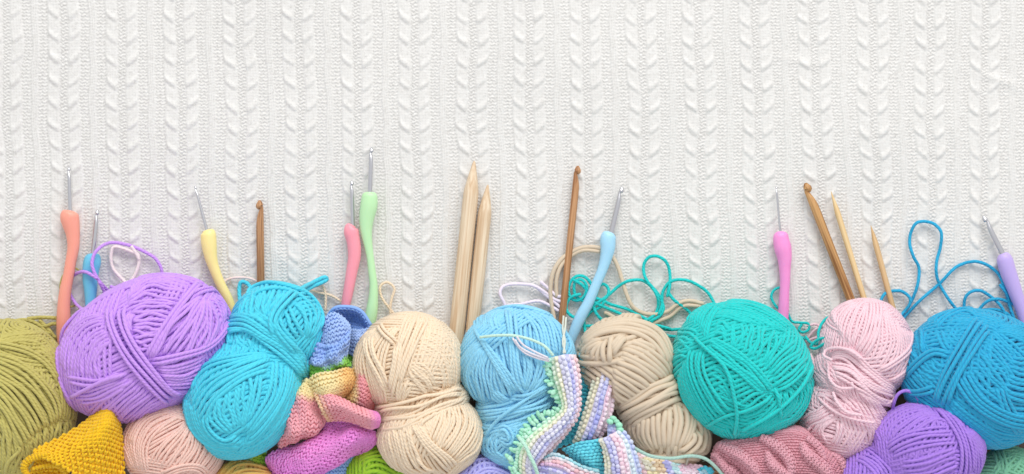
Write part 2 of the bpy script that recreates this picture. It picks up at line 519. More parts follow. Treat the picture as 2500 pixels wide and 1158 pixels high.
    def loose(s, paths, z=None, r=None, h=4.0, over=None):
        for p in paths:
            b = Buf(); strand_free(b, z(p) if z else p, (r or s.r), h, over=over)
            b.build("loose_strand", s.mat, s.root)
    def finish(s):
        s.base()
        s.core.build("core", s.mat, s.root)
        s.win.build("winding", s.mat, s.root)
        if s.used: s.belt.build("waist_band", s.mat, s.root)

def strand_free(b, pts, r, h=4.0, C=None, z0=None, over=None):
    """a loose piece of yarn lying on the blanket, rising where it crosses itself"""
    p = np.array([tuple(q[:2]) + ((q[2],) if len(q) > 2 else (np.nan,)) for q in pts], float)
    L = np.sum(np.linalg.norm(np.diff(p[:, :2], axis=0), axis=1))
    m = max(12, int(L / 4.5))
    if np.isnan(p[:, 2]).any():
        q = cr(p[:, :2], m); q = np.concatenate([q, np.zeros((m, 1))], 1)
        f = rng.uniform(.6, 1.1) * L / 90
        q[:, 2] = (0 if over is None else over[2] * np.exp(-((q[:, 0] - over[0]) / over[1]) ** 4)) + r + h * (1 + np.sin(np.linspace(0, f * 6.28, m) + rng.uniform(0, 6))) * .5 + rng.uniform(0, 2)
    else:
        q = cr(p, m)
    q[:, 0], q[:, 1] = unproj(q[:, 0], q[:, 1], q[:, 2])
    q[:, :2] += rng.normal(0, .12, (m, 2))
    tube(b, q, np.array([0, 0, 1.0]), r, sides=8, pitch=2.3 * r, C=C)

def lobes(*a): return [Lobe(*x[:5], **(x[5] if len(x) > 5 else {})) for x in a]

# --- olive
zA = Z(0, 772, 3)
S = Skein("olive green skein cut by the left edge, beside the salmon hook", hexc("BFB566"), 4.6, lobes((18, 985, 163, 200, 0, dict(c=120))))
S.band(0, [[(-60, 170), (90, 130), (280, 130), (400, 230), (450, 420)], [(-60, 240), (120, 190), (260, 200), (340, 260), (400, 360)]], z=zA, lift=.6)
S.band(0, [[(250, 230), (370, 350), (430, 520), (450, 760)], [(400, 200), (500, 400), (545, 650), (530, 860)]], z=zA, lift=.7)
S.band(0, [[(190, 320), (240, 460)], [(400, 460), (370, 600)]], z=zA, lift=.6)
S.band(0, [[(190, 820), (200, 960), (150, 1180)], [(360, 760), (340, 900), (260, 1100)], [(530, 700), (510, 850), (440, 1050)]], z=zA, lift=.8, wob=.7)
S.band(0, [[(-40, 680), (20, 860), (20, 1180)], [(130, 840), (160, 1000), (80, 1180)]], z=zA, lift=1.0, wob=.8)
S.band(0, [[(-60, 270), (150, 340), (300, 470), (410, 620), (430, 780)], [(-60, 420), (120, 540), (250, 700), (330, 850)], [(-80, 560), (40, 700), (120, 860), (170, 960)]], z=zA, lift=1.5)
S.band(0, [[(-40, 210), (150, 255), (270, 310), (350, 380), (430, 500)]], n=2, z=zA, lift=2.0)
S.band(0, [[(90, 950), (150, 960), (60, 1060), (40, 1180)]], n=1, z=zA, lift=2.2)
S.loose([[(0, 85), (80, 45), (180, 28), (270, 55), (340, 120), (380, 200)], [(170, 25), (185, 90), (210, 120)], [(60, 140), (160, 100), (250, 70), (330, 75), (400, 55), (470, 80)],
         [(200, 20), (300, 10), (420, 15)], [(290, 30), (350, 90), (400, 150), (440, 160)], [(120, 180), (210, 120), (300, 110), (380, 130)], [(240, 60), (270, 110), (330, 130), (410, 180)]], z=zA)
S.loose([[(430, 1000), (425, 930), (445, 850), (520, 795), (580, 830)], [(420, 1100), (540, 1060), (560, 1090), (480, 1160)]], z=Z(0, 380, 2.895), r=2.2)
S.auto(0, 6, 1); S.finish()

# --- purple, big, upper left
zB = Z(120, 660, 3)
S = Skein("big lilac purple skein with a slanting belt of strands, behind the yellow crochet", hexc("C998EA"), 4.7, lobes((351, 852, 218, 160, -28, dict(c=128))))
S.band(0, [[(430, 320), (250, 370), (125, 520), (105, 770)], [(440, 400), (310, 480), (215, 620), (200, 780)], [(480, 510), (400, 570), (350, 680), (370, 800)]], z=zB)
S.band(0, [[(470, 470), (400, 480), (340, 520), (290, 580)], [(480, 500), (400, 560), (330, 620), (300, 700)]], z=zB, lift=.5, n=5)
S.band(0, [[(90, 770), (230, 790), (350, 800), (560, 740)], [(120, 860), (300, 870), (580, 780)], [(200, 970), (400, 940), (600, 820)]], z=zB, lift=1.2)
S.band(0, [[(610, 760), (440, 890), (250, 1070)], [(740, 850), (600, 960), (420, 1110)], [(870, 930), (720, 1010), (600, 1130)]], z=zB, lift=.9)
S.band(0, [[(560, 190), (720, 60), (960, 70), (1070, 120)], [(560, 270), (700, 230), (850, 230), (960, 250)], [(600, 400), (720, 380), (880, 390)], [(620, 560), (720, 590), (780, 540)]], z=zB, wob=.6)
S.band(0, [[(1130, 180), (960, 300), (820, 480), (720, 660)], [(1130, 200), (1040, 400), (860, 640)], [(1140, 200), (1200, 300), (1225, 420), (1150, 600)]], z=zB, lift=1.5, wob=.6)
S.band(0, [[(1140, 190), (1230, 280), (1260, 430)], [(1150, 150), (1290, 200), (1330, 330)]], z=zB, lift=1.2)
S.band(0, [[(740, 670), (900, 640), (1060, 590), (1210, 510)], [(800, 760), (950, 760), (1120, 700)], [(880, 880), (960, 890), (1080, 870)]], z=zB, lift=1.2)
S.band(0, [[(560, 200), (700, 60), (900, 45), (1100, 90), (1250, 170)], [(560, 230), (720, 100), (900, 75), (1080, 120)]], n=4, z=zB, lift=1.3)
S.band(0, [[(1030, 200), (1140, 162), (1250, 190), (1312, 300), (1262, 450), (1150, 560), (950, 625), (740, 672)]], n=2, z=zB, lift=2.0)
S.band(0, [[(1110, 90), (1010, 200), (900, 340), (800, 500), (720, 650)]], n=2, z=zB, lift=2.0)
S.band(0, [[(90, 520), (78, 650), (95, 800), (150, 920), (260, 1080)]], n=2, z=zB, lift=1.6)
S.band(0, [[(145, 935), (280, 860), (420, 795), (580, 755)]], n=1, z=zB, lift=2.2)
S.band(0, [[(600, 300), (570, 380), (580, 460), (600, 500)], [(640, 300), (600, 380), (600, 440), (610, 480)]], n=3, z=zB, lift=2.0)
S.band(0, [[(430, 260), (440, 400), (560, 640), (720, 830), (880, 980)], [(550, 260), (580, 440), (700, 640), (880, 850), (1000, 900)]], n=4, z=zB, lift=2.3, belt=True, dens=1)
S.loose([[(1150, 900), (1140, 800), (1100, 730), (1040, 690), (930, 640), (800, 615), (720, 640), (665, 700), (652, 780), (690, 870), (750, 940), (830, 1010), (860, 1060)],
         [(690, 870), (600, 822), (530, 840), (490, 900), (493, 970), (530, 1040), (580, 1085), (640, 1090)],
         [(780, 925), (850, 942), (920, 930), (1000, 880)], [(700, 890), (735, 960), (748, 1040)]], z=Z(0, 380, 2.895), r=4.1, over=(224, 34, 40))
S.loose([[(82, 540, 110), (96, 450, 120), (150, 370, 125), (240, 290, 130), (400, 245, 150), (520, 185, 160), (620, 105, 150), (720, 44, 130)]], z=zB, r=4.2)
S.auto(0, 6, 2); S.finish()

# --- cyan double-lobed skein
zC = Z(430, 660, 2.517)
S = Skein("bright cyan skein tied at its waist, between the purple skein and the rainbow knitting", hexc("4CCFE4"), 4.9,
          lobes((676, 802, 110, 106, 0, dict(c=100, z0=5)), (592, 972, 152, 130, -50, dict(c=118, z0=18)), (650, 862, 116, 78, 30, dict(c=95, z0=14))))
S.band(0, [[(420, 150), (400, 280), (420, 330)], [(560, 120), (540, 200), (520, 320)], [(700, 120), (640, 220), (590, 320)]], z=zC, wob=.9)
S.band(0, [[(610, 250), (660, 360), (760, 470)], [(680, 200), (730, 320), (790, 430)]], z=zC, lift=1.0)
S.band(0, [[(700, 190), (770, 280), (790, 420)], [(860, 190), (890, 300), (800, 460)]], z=zC, lift=1.2, wob=.7)
S.band(0, [[(410, 190), (480, 115), (600, 92), (720, 115), (830, 180), (890, 280), (880, 420)], [(450, 200), (520, 150), (600, 135), (690, 145), (790, 200), (840, 280), (830, 400)]], n=3, z=zC, lift=1.7)
S.band(1, [[(260, 410), (190, 560)], [(400, 400), (350, 560)], [(560, 480), (490, 560)]], z=zC, lift=.9, wob=.8)
S.band(1, [[(600, 520), (380, 540), (180, 600), (90, 760)], [(600, 540), (380, 640), (210, 760), (110, 920)], [(590, 600), (400, 690), (250, 800), (170, 960)]], z=zC, lift=1.5)
S.band(1, [[(260, 780), (210, 900), (330, 1010)], [(360, 700), (370, 850), (390, 990)], [(520, 590), (500, 780), (420, 970)]], z=zC, lift=1.0, wob=.5)
S.band(1, [[(590, 530), (560, 760), (400, 1020)], [(640, 540), (620, 760), (430, 1030)], [(720, 570), (680, 760), (520, 1000), (400, 1090)]], z=zC, lift=1.3)
S.band(1, [[(640, 640), (560, 640)], [(600, 740), (520, 760)]], n=6, z=zC, lift=.6)
S.band(1, [[(60, 740), (100, 960), (230, 1080), (400, 1100)], [(130, 820), (200, 990), (320, 1050), (430, 1040)]], z=zC, lift=1.2)
S.band(1, [[(190, 860), (200, 960), (300, 1040), (400, 1000)]], n=2, z=zC, lift=1.9)
S.band(2, [[(330, 285), (450, 262), (570, 320), (680, 430), (800, 580)], [(290, 340), (430, 325), (560, 400), (690, 500), (800, 620)], [(285, 400), (430, 385), (560, 470), (690, 570), (790, 670)]], z=zC, lift=2.2, belt=True, dens=1.15, wob=.8)
S.band(2, [[(590, 260), (600, 360), (650, 440), (740, 540)]], n=2, z=zC, lift=3.6, belt=True)
S.band(0, [[(745, 125), (680, 190), (620, 260), (595, 330), (620, 420)]], n=2, z=zC, lift=2.4)
S.loose([[(700, 200, 150), (760, 120, 110), (840, 75, 40), (915, 42, 16), (925, 60, 14), (840, 100, 40), (760, 150, 90), (690, 210, 150)], [(420, 300, 60), (395, 200, 30), (388, 110, 12), (400, 72, 12), (435, 80, 12), (460, 110, 20)],
         [(720, 560, 130), (750, 640, 140), (730, 670, 150), (700, 690, 160)], [(670, 560, 150), (715, 610, 160), (720, 650, 165)]], z=zC)
S.auto(0, 4, 3); S.auto(1, 5, 4); S.finish()

# --- peach ball
zD = Z(0, 740, 2.77)
S = Skein("small peach pink ball right of the yellow crochet", hexc("FED6C8"), 3.6, lobes((423, 1092, 121, 108, 0, dict(c=95, z0=25))))
S.band(0, [[(1250, 690), (980, 720), (850, 850), (835, 1000), (900, 1150)], [(1230, 720), (1000, 800), (920, 950), (960, 1158)], [(1250, 760), (1090, 850), (1000, 980), (1010, 1158)]], z=zD)
S.band(0, [[(1280, 780), (1180, 880), (1060, 1000), (1000, 1120)], [(1310, 840), (1260, 980), (1130, 1158)], [(1380, 860), (1430, 1000), (1300, 1180)], [(1440, 880), (1530, 1020), (1430, 1170)]], z=zD, lift=.9)
S.band(0, [[(1190, 740), (1050, 760), (950, 830), (880, 980)]], n=3, z=zD, lift=1.6)
S.band(0, [[(1080, 1170), (1200, 1115), (1300, 1100), (1360, 1120), (1400, 1180)]], n=3, z=zD, lift=2.2)
S.auto(0, 5, 5); S.finish()

# --- cream
zE = Z(860, 760, 2.909)
S = Skein("pale cream skein pinched by its band, right of the rainbow knitting", hexc("FEE9CC"), 4.2,
          lobes((997, 888, 127, 122, 0, dict(c=108)), (1050, 1062, 124, 106, 0, dict(c=104, z0=14)), (1030, 985, 113, 60, -12, dict(c=92, z0=14))), vary=.03)
S.band(0, [[(150, 120), (40, 260), (10, 400), (120, 640)], [(260, 110), (130, 270), (120, 420), (200, 680)], [(370, 80), (250, 290), (230, 480), (260, 700)]], z=zE)
S.band(0, [[(520, 50), (720, 150), (780, 330), (740, 580)], [(490, 150), (640, 250), (700, 400), (700, 590)], [(430, 260), (560, 320), (630, 450), (640, 600)]], z=zE)
S.band(0, [[(400, 330), (520, 400), (610, 560)], [(380, 400), (450, 500), (560, 620)]], z=zE, lift=1.1, n=7, wob=1)
S.band(0, [[(350, 430), (320, 560), (340, 680)], [(440, 500), (380, 600), (370, 700)]], z=zE, lift=1.2, n=6, wob=1)
S.band(0, [[(410, 40), (330, 250), (270, 520)], [(550, 40), (440, 260), (320, 560)]], z=zE, lift=1.7)
S.band(0, [[(110, 150), (110, 300), (200, 480), (250, 600)], [(150, 140), (170, 300), (240, 450), (270, 560)]], n=4, z=zE, lift=2.0)
S.band(0, [[(310, 230), (290, 400), (260, 560)], [(350, 210), (330, 400), (280, 620)]], n=3, z=zE, lift=2.2)
S.band(0, [[(190, 90), (230, 160), (290, 210), (320, 240)]], n=2, z=zE, lift=2.8)
S.band(1, [[(200, 830), (190, 960), (290, 1130)], [(290, 810), (310, 950), (380, 1150)], [(400, 780), (440, 950), (540, 1170)]], z=zE)
S.band(1, [[(640, 680), (620, 800), (560, 940)], [(720, 640), (760, 800), (640, 1010)], [(800, 630), (850, 820), (680, 1070)], [(850, 660), (940, 860), (880, 1020), (740, 1130)]], z=zE)
S.band(1, [[(450, 760), (470, 850), (560, 930)], [(620, 690), (580, 780), (560, 860)]], z=zE, lift=.6, n=9)
S.band(1, [[(400, 770), (500, 930), (620, 1060), (690, 1140)], [(450, 770), (560, 920), (690, 1030), (760, 1110)]], n=4, z=zE, lift=1.8)
S.band(1, [[(490, 850), (500, 800), (570, 750), (600, 710)]], n=1, z=zE, lift=1.8)
S.band(1, [[(330, 1010), (400, 1110), (520, 1158)], [(430, 960), (500, 1080), (640, 1150)]], n=4, z=zE, lift=1.6)
S.band(2, [[(150, 700), (380, 655), (600, 590), (790, 545)], [(170, 760), (400, 720), (620, 640), (810, 590)], [(190, 820), (400, 790), (620, 700), (810, 630)]], z=zE, lift=2.3, belt=True, n=6, wob=.8)
S.loose([[(990, 1100), (905, 1060), (850, 1000), (800, 930), (793, 865), (835, 843), (875, 880), (862, 930), (850, 1000), (860, 1080)],
         [(380, 890), (430, 905), (500, 920), (560, 955)], [(400, 870), (450, 865), (470, 920), (468, 1010)]], z=Z(600, 340, 2.412), r=3.2)
S.auto(0, 4, 6); S.auto(1, 4, 7); S.finish()

# --- light blue
zF = Z(1110, 740, 2.77)
S = Skein("light sky blue skein in the middle, left of the pastel knitted swatch", hexc("92D6F2"), 4.4,
          lobes((1262, 882, 138, 126, 0, dict(c=105)), (1268, 1055, 98, 92, 0, dict(c=88, z0=4)), (1275, 985, 112, 66, -14, dict(c=86, z0=8))))
S.band(0, [[(200, 240), (70, 360), (40, 520), (150, 720)], [(210, 290), (140, 450), (190, 680)], [(330, 380), (350, 520), (390, 640)]], z=zF)
S.band(0, [[(440, 60), (540, 180), (580, 400)], [(480, 40), (640, 140), (700, 380)], [(500, 30), (740, 140), (820, 300), (760, 440)]], z=zF)
S.band(0, [[(170, 220), (210, 80), (360, 45)], [(350, 200), (300, 140), (380, 60)]], z=zF, lift=.8, n=10)
S.band(0, [[(440, 280), (470, 420), (450, 620)], [(620, 400), (580, 520), (500, 620)]], z=zF, lift=1.1)
S.band(0, [[(230, 600), (280, 640), (360, 690)], [(260, 560), (330, 620), (400, 660)]], n=4, z=zF, lift=1.4)
S.band(0, [[(130, 160), (240, 350), (390, 620)], [(190, 240), (330, 420), (480, 620)]], n=4, z=zF, lift=1.8)
S.band(0, [[(340, 20), (370, 200), (390, 450), (440, 620)], [(400, 40), (420, 230), (430, 420), (490, 620)]], n=3, z=zF, lift=1.9)
S.band(0, [[(160, 180), (180, 100), (260, 62), (400, 45), (520, 60), (680, 120)]], n=3, z=zF, lift=1.9)
S.band(1, [[(200, 880), (180, 980), (380, 1120)], [(300, 860), (290, 990), (430, 1080)]], z=zF)
S.band(1, [[(330, 820), (400, 960)], [(500, 800), (440, 920)]], z=zF, lift=.9)
S.band(1, [[(270, 890), (340, 840), (385, 890), (380, 940), (300, 920)]], n=2, z=zF, lift=1.9)
S.band(2, [[(140, 720), (350, 685), (560, 600), (660, 560)], [(160, 790), (380, 760), (600, 690), (690, 650)], [(190, 870), (400, 840), (600, 770), (700, 740)]], z=zF, lift=2.0, belt=True, wob=.8)
S.band(2, [[(200, 880), (320, 760), (480, 660), (650, 560)]], n=1, z=zF, lift=3.6, belt=True)
S.band(2, [[(370, 635), (430, 650), (520, 635), (650, 560)]], n=2, z=zF, lift=3.0, belt=True)
S.auto(0, 4, 8); S.auto(1, 4, 9); S.finish()

# --- beige t-shirt yarn
zG = Z(1400, 760, 2.908)
S = Skein("beige skein of thick smooth tape yarn, left of the turquoise ball", hexc("D4C3AC"), 6.8,
          lobes((1529, 888, 116, 106, 20, dict(c=98)), (1622, 1035, 116, 82, 42, dict(c=84, z0=6)), (1585, 960, 84, 64, -38, dict(c=84, z0=10))), twist=.05, sheen=.1, rough=.7, vary=.02)
S.band(0, [[(380, 200), (540, 250), (650, 350), (700, 480)], [(300, 300), (480, 380), (640, 500)], [(270, 420), (400, 490), (540, 580)], [(280, 560), (340, 620), (420, 660)]], z=zG, wob=.2, dens=1.2)
S.band(0, [[(230, 190), (100, 240), (40, 320)], [(250, 200), (190, 290), (170, 400)]], z=zG)
S.band(0, [[(50, 240), (180, 140), (400, 90), (610, 180), (710, 430)], [(60, 290), (200, 180), (380, 160), (540, 230), (660, 400)]], n=5, z=zG, lift=1.5)
S.band(0, [[(320, 80), (380, 45), (440, 60)], [(400, 120), (450, 70), (510, 80)]], n=4, z=zG, lift=1.6)
S.band(0, [[(240, 170), (225, 290), (240, 420)], [(285, 170), (270, 290), (265, 380)]], n=2, z=zG, lift=2.2)
S.band(0, [[(390, 170), (320, 270), (265, 340)], [(350, 170), (300, 240), (260, 290)]], n=3, z=zG, lift=2.3)
S.band(1, [[(420, 780), (430, 880), (540, 980)], [(520, 730), (520, 880), (590, 990)], [(650, 660), (640, 850), (650, 1000)], [(790, 610), (850, 780), (760, 1010)]], z=zG, lift=1.0, dens=1.3, wob=.15)
S.band(1, [[(820, 650), (930, 830), (950, 960), (890, 1030)], [(830, 750), (890, 850), (830, 990)]], z=zG, lift=1.2)
S.band(1, [[(380, 840), (460, 970), (640, 1030), (850, 1040)], [(400, 860), (500, 980), (700, 1020)]], n=3, z=zG, lift=1.4)
S.band(1, [[(850, 840), (850, 920), (740, 1010)]], n=2, z=zG, lift=2.0)
S.band(2, [[(300, 720), (450, 600), (600, 510), (740, 440)], [(310, 770), (500, 650), (640, 570), (770, 520)], [(350, 830), (500, 730), (640, 650), (780, 590)]], n=6, z=zG, lift=1.7, belt=True, wob=.6)
S.loose([[(180, 860), (178, 740), (155, 600), (150, 480), (175, 350), (240, 250), (330, 185), (430, 150), (560, 155), (640, 200), (700, 290), (745, 420), (790, 560), (840, 650), (930, 700), (1040, 705), (1130, 680), (1210, 620), (1300, 595), (1420, 620)],
         [(200, 560), (200, 420), (240, 300), (330, 215), (430, 175), (560, 185)], [(600, 690), (760, 770), (950, 800), (1060, 760), (1150, 720), (1250, 640), (1400, 640)]], z=Z(1300, 560, 3.406), r=5.2)
S.auto(0, 4, 10); S.auto(1, 3, 11); S.finish()

# --- turquoise
zH = Z(1640, 720, 3.047)
S = Skein("large turquoise green ball above the dusty rose cable knitting", hexc("14C9C6"), 4.4, lobes((1811, 905, 176, 158, 40, dict(c=128))))
S.band(0, [[(410, 420), (450, 300), (450, 180)], [(560, 500), (620, 340), (640, 190)], [(670, 570), (770, 400), (840, 280)]], z=zH, wob=.8)
S.band(0, [[(670, 580), (800, 430), (950, 310)], [(710, 640), (860, 520), (1010, 400)], [(760, 730), (900, 640), (1040, 500)]], z=zH)
S.band(0, [[(390, 50), (620, 70), (820, 170), (990, 340)], [(340, 120), (520, 140), (700, 210), (860, 310)], [(300, 180), (420, 180), (560, 230)]], z=zH, lift=1.1, wob=.7)
S.band(0, [[(300, 230), (380, 210), (450, 290)], [(290, 330), (360, 290), (410, 380)]], z=zH, n=6, lift=1.2, wob=1.2)
S.band(0, [[(270, 500), (400, 560), (500, 720)], [(300, 660), (380, 720), (450, 830)]], z=zH, lift=.7)
S.band(0, [[(480, 830), (600, 740), (720, 690)], [(480, 900), (640, 870), (770, 760)]], z=zH, lift=.9)
S.band(0, [[(1040, 520), (1050, 700), (960, 880), (760, 1010)], [(900, 680), (890, 800), (780, 900), (600, 1020)], [(790, 740), (760, 800), (660, 900), (500, 990)]], z=zH, lift=.8)
S.band(0, [[(20, 290), (130, 265), (260, 300)], [(10, 380), (100, 370), (190, 370)], [(10, 500), (70, 460), (150, 480)]], z=zH, lift=1.2, wob=.9)
S.band(0, [[(90, 230), (160, 130), (340, 50)], [(180, 280), (230, 150), (370, 55)], [(260, 380), (290, 220), (390, 65)]], z=zH, lift=1.5)
S.band(0, [[(60, 540), (90, 740), (220, 940), (330, 1100)], [(130, 430), (130, 600), (230, 830), (330, 980)]], z=zH, lift=1.1)
S.band(0, [[(150, 380), (140, 560), (240, 800), (370, 960)], [(260, 370), (250, 560), (350, 750), (480, 900)]], z=zH, lift=1.8)
S.band(0, [[(270, 310), (460, 410), (620, 530), (760, 720)], [(240, 380), (400, 520), (560, 640), (700, 760)]], n=8, z=zH, lift=1.35, wob=.9)
S.band(0, [[(240, 970), (330, 1060), (340, 1110)], [(430, 880), (500, 990), (460, 1070)]], z=zH, lift=1.4)
S.band(0, [[(240, 975), (400, 890), (570, 840), (750, 740)]], n=1, z=zH, lift=2.4)
S.band(0, [[(1035, 490), (930, 690), (740, 870), (480, 1010)]], n=1, z=zH, lift=2.6)
S.band(0, [[(170, 310), (260, 400), (400, 540), (465, 740), (490, 900), (465, 1050)]], n=1, z=zH, lift=3.2)
S.band(0, [[(760, 690), (790, 800), (800, 940)]], n=1, z=zH, lift=2.2)
zT = Z(1300, 560, 3.406)
S.loose([[(1520, 640), (1500, 595), (1460, 530), (1400, 480), (1300, 430), (1200, 420), (1130, 450), (1085, 520), (1078, 600), (1090, 660), (1060, 720), (980, 762), (920, 755)],
         [(1120, 560), (1142, 470), (1140, 350), (1110, 270), (1040, 225), (970, 232), (928, 290), (928, 370), (960, 440), (1030, 520), (1070, 590), (1075, 640), (1050, 710)],
         [(430, 700), (560, 600), (640, 540), (720, 470), (800, 430), (900, 423), (970, 460), (1030, 540), (1047, 620), (1030, 690), (980, 740), (900, 775)],
         [(1330, 740), (1305, 690), (1260, 650), (1180, 590), (1130, 520), (1140, 460)],
         [(520, 600), (500, 480), (440, 400), (370, 390), (315, 440), (300, 520), (330, 580), (390, 590), (440, 540), (450, 470), (410, 420), (360, 430), (345, 490), (365, 560), (430, 600), (500, 620)],
         [(400, 540), (330, 560), (288, 610), (282, 670), (330, 725), (400, 740)],
         [(470, 620), (560, 600), (620, 560), (632, 495), (590, 455), (550, 480), (520, 560), (430, 640)],
         [(480, 560), (580, 590), (650, 625), (800, 670), (930, 740), (1000, 770)],
         [(450, 580), (560, 630), (700, 690), (850, 750), (1000, 790), (1150, 830)],
         [(440, 600), (425, 700), (430, 790), (440, 860)], [(400, 800), (500, 805), (620, 795), (720, 780)], [(505, 620), (530, 700), (600, 770), (700, 800)],
         [(420, 760), (480, 690), (560, 650), (600, 600)], [(900, 760), (1000, 800), (1120, 835), (1300, 825)], [(940, 775), (1040, 850), (1150, 890), (1290, 890)], [(340, 420), (420, 470), (480, 560), (470, 640)]], z=zT, r=4.0, h=9)
S.loose([[(700, 50), (655, 68), (638, 110), (665, 165), (700, 190)], [(735, 205), (760, 255), (810, 262), (855, 268), (860, 300), (825, 320), (800, 300), (820, 270), (790, 330), (840, 360)]], z=Z(1620, 680, 2.423), r=3.4)
S.loose([[(840, 345, 20), (870, 380, 40), (915, 385, 90), (918, 310, 70), (955, 245, 60), (1005, 228, 70), (1045, 285, 110), (1040, 350, 140), (970, 350, 130), (910, 365, 110), (870, 405, 100), (900, 415, 110), (960, 385, 135), (1045, 400, 160)]], z=Z(1620, 680, 2.423), r=3.7)
S.auto(0, 6, 12); S.finish()

# --- pale pink
zI = Z(1930, 720, 2.894)
S = Skein("pale baby pink skein with tangled white strands, behind two bamboo needles", hexc("FDDAE4"), 3.9,
          lobes((2113, 853, 112, 120, 0, dict(c=100)), (2060, 1015, 106, 110, 15, dict(c=96, z0=4)), (2082, 930, 104, 78, 28, dict(c=96, z0=8))), vary=.03)
S.band(0, [[(520, 480), (590, 330), (600, 60)], [(620, 550), (720, 350), (680, 110)], [(720, 640), (830, 450), (800, 220)], [(780, 640), (880, 420), (850, 260)]], z=zI)
S.band(0, [[(300, 200), (330, 120), (470, 40)], [(370, 330), (390, 180), (500, 40)], [(510, 470), (590, 300), (590, 50)]], z=zI, lift=1.1)
S.band(0, [[(480, 430), (560, 300), (600, 140), (590, 40)]], n=4, z=zI, lift=1.8)
S.band(0, [[(600, 545), (740, 460), (830, 370), (840, 240)]], n=2, z=zI, lift=2.0)
S.band(0, [[(660, 620), (800, 530), (870, 420)]], n=2, z=zI, lift=2.0)
S.band(1, [[(380, 880), (280, 1060)], [(560, 920), (420, 1150)]], z=zI, dens=1.1)
S.band(1, [[(500, 800), (560, 950), (540, 1080)], [(600, 850), (640, 950), (600, 1040)]], z=zI)
S.band(1, [[(60, 900), (160, 830), (300, 750)], [(110, 980), (220, 900), (340, 850)], [(270, 1060), (230, 950), (320, 880)]], z=zI, wob=1)
S.band(1, [[(160, 640), (300, 660), (420, 740), (520, 860)], [(150, 720), (260, 740), (380, 820)]], z=zI, wob=1)
S.band(1, [[(330, 760), (370, 840), (480, 870)], [(400, 740), (440, 800), (500, 830)]], n=5, z=zI, lift=1.5, wob=1.3)
S.band(1, [[(350, 880), (340, 980), (290, 1070)]], n=2, z=zI, lift=1.8)
S.band(2, [[(150, 470), (170, 560), (240, 650)], [(280, 470), (340, 560), (430, 650)]], z=zI, wob=1)
S.band(2, [[(240, 440), (400, 400), (560, 530), (770, 690)], [(260, 480), (400, 500), (560, 640), (740, 720)], [(300, 560), (400, 610), (560, 720), (700, 790)]], z=zI, lift=2.0, belt=True, wob=.9)
S.band(2, [[(430, 640), (540, 740), (600, 900)], [(560, 700), (640, 780), (640, 870)]], z=zI, lift=2.2, n=6, belt=True, wob=1)
S.band(2, [[(580, 720), (700, 770), (740, 690)], [(640, 740), (690, 740), (720, 690)]], z=zI, lift=2.5, n=3, belt=True)
zi = lambda pts, base=0: [(1930 + p[0] / 2.894, 720 + p[1] / 2.894, p[2]) for p in pts]
S.loose([[(140, 420, 110), (165, 500, 118), (150, 600, 120), (180, 700, 150), (250, 780, 185), (340, 840, 205), (450, 880, 215), (590, 905, 205)],
         [(290, 460, 190), (235, 430, 170), (255, 390, 165), (340, 375, 185), (430, 400, 205), (500, 450, 212)],
         [(265, 480, 180), (275, 590, 185), (340, 655, 205), (440, 655, 215), (430, 620, 215)],
         [(300, 690, 195), (330, 760, 210), (400, 830, 218), (500, 850, 218)],
         [(120, 960, 150), (200, 890, 170), (300, 850, 195)]], z=zi, r=3.8)
S.loose([[(100, 330), (170, 250), (230, 220)], [(120, 220), (180, 210), (260, 260)], [(110, 330), (200, 300), (260, 340)]], z=zI, r=3.0)
S.auto(0, 4, 13); S.auto(1, 4, 14); S.finish()

# --- blue
zJ = Z(2180, 730, 2.706)
S = Skein("strong azure blue skein cut by the right edge, above the violet ball", hexc("22A6D0"), 4.9, lobes((2392, 925, 190, 162, 18, dict(c=125))))
S.band(0, [[(650, 190), (780, 300), (920, 440)], [(560, 320), (700, 470), (780, 620)], [(440, 520), (560, 690), (760, 800)]], z=zJ)
S.band(0, [[(760, 380), (830, 400), (930, 400)], [(720, 480), (800, 520), (930, 540)], [(680, 590), (780, 650), (930, 690)]], z=zJ, lift=1.5)
S.band(0, [[(280, 170), (320, 300), (410, 400)], [(370, 200), (420, 280), (470, 310)]], z=zJ, lift=1.1)
S.band(0, [[(330, 210), (430, 150), (560, 160)], [(380, 260), (470, 210), (540, 220)]], z=zJ, lift=.9)
S.band(0, [[(230, 210), (330, 100), (460, 60), (580, 130)], [(280, 220), (380, 140), (480, 100), (570, 150)]], n=5, z=zJ, lift=1.6)
S.band(0, [[(120, 230), (130, 350), (180, 460)], [(240, 180), (210, 300), (230, 390)]], z=zJ, wob=1)
S.band(0, [[(240, 380), (310, 500), (320, 560)], [(120, 480), (150, 560), (260, 640)]], z=zJ, lift=.8)
S.band(0, [[(130, 490), (220, 540), (300, 550)], [(250, 400), (330, 440), (380, 450)]], z=zJ, lift=1.0)
S.band(0, [[(90, 520), (190, 415), (290, 360), (400, 390)]], n=2, z=zJ, lift=2.2)
S.band(0, [[(90, 600), (180, 615), (310, 580)]], n=2, z=zJ, lift=1.9)
S.band(0, [[(210, 190), (205, 300), (210, 380)]], n=1, z=zJ, lift=2.2)
S.band(0, [[(400, 560), (560, 660), (720, 770), (920, 810)], [(360, 640), (520, 770), (700, 870), (920, 900)], [(330, 710), (480, 860), (650, 970), (900, 1000)]], z=zJ, lift=.9)
S.band(0, [[(640, 200), (760, 190), (930, 220)], [(660, 230), (780, 260), (930, 340)]], z=zJ, lift=1.2)
S.band(0, [[(440, 500), (560, 670), (760, 785), (930, 810)]], n=4, z=zJ, lift=2.0)
S.band(0, [[(700, 560), (740, 700), (860, 900)]], n=3, z=zJ, lift=1.6)
S.band(0, [[(570, 110), (430, 330), (330, 520), (270, 700)], [(660, 190), (540, 350), (430, 530), (350, 730)]], n=4, z=zJ, lift=2.4, belt=True)
zL = Z(1860, 430, 3.13)
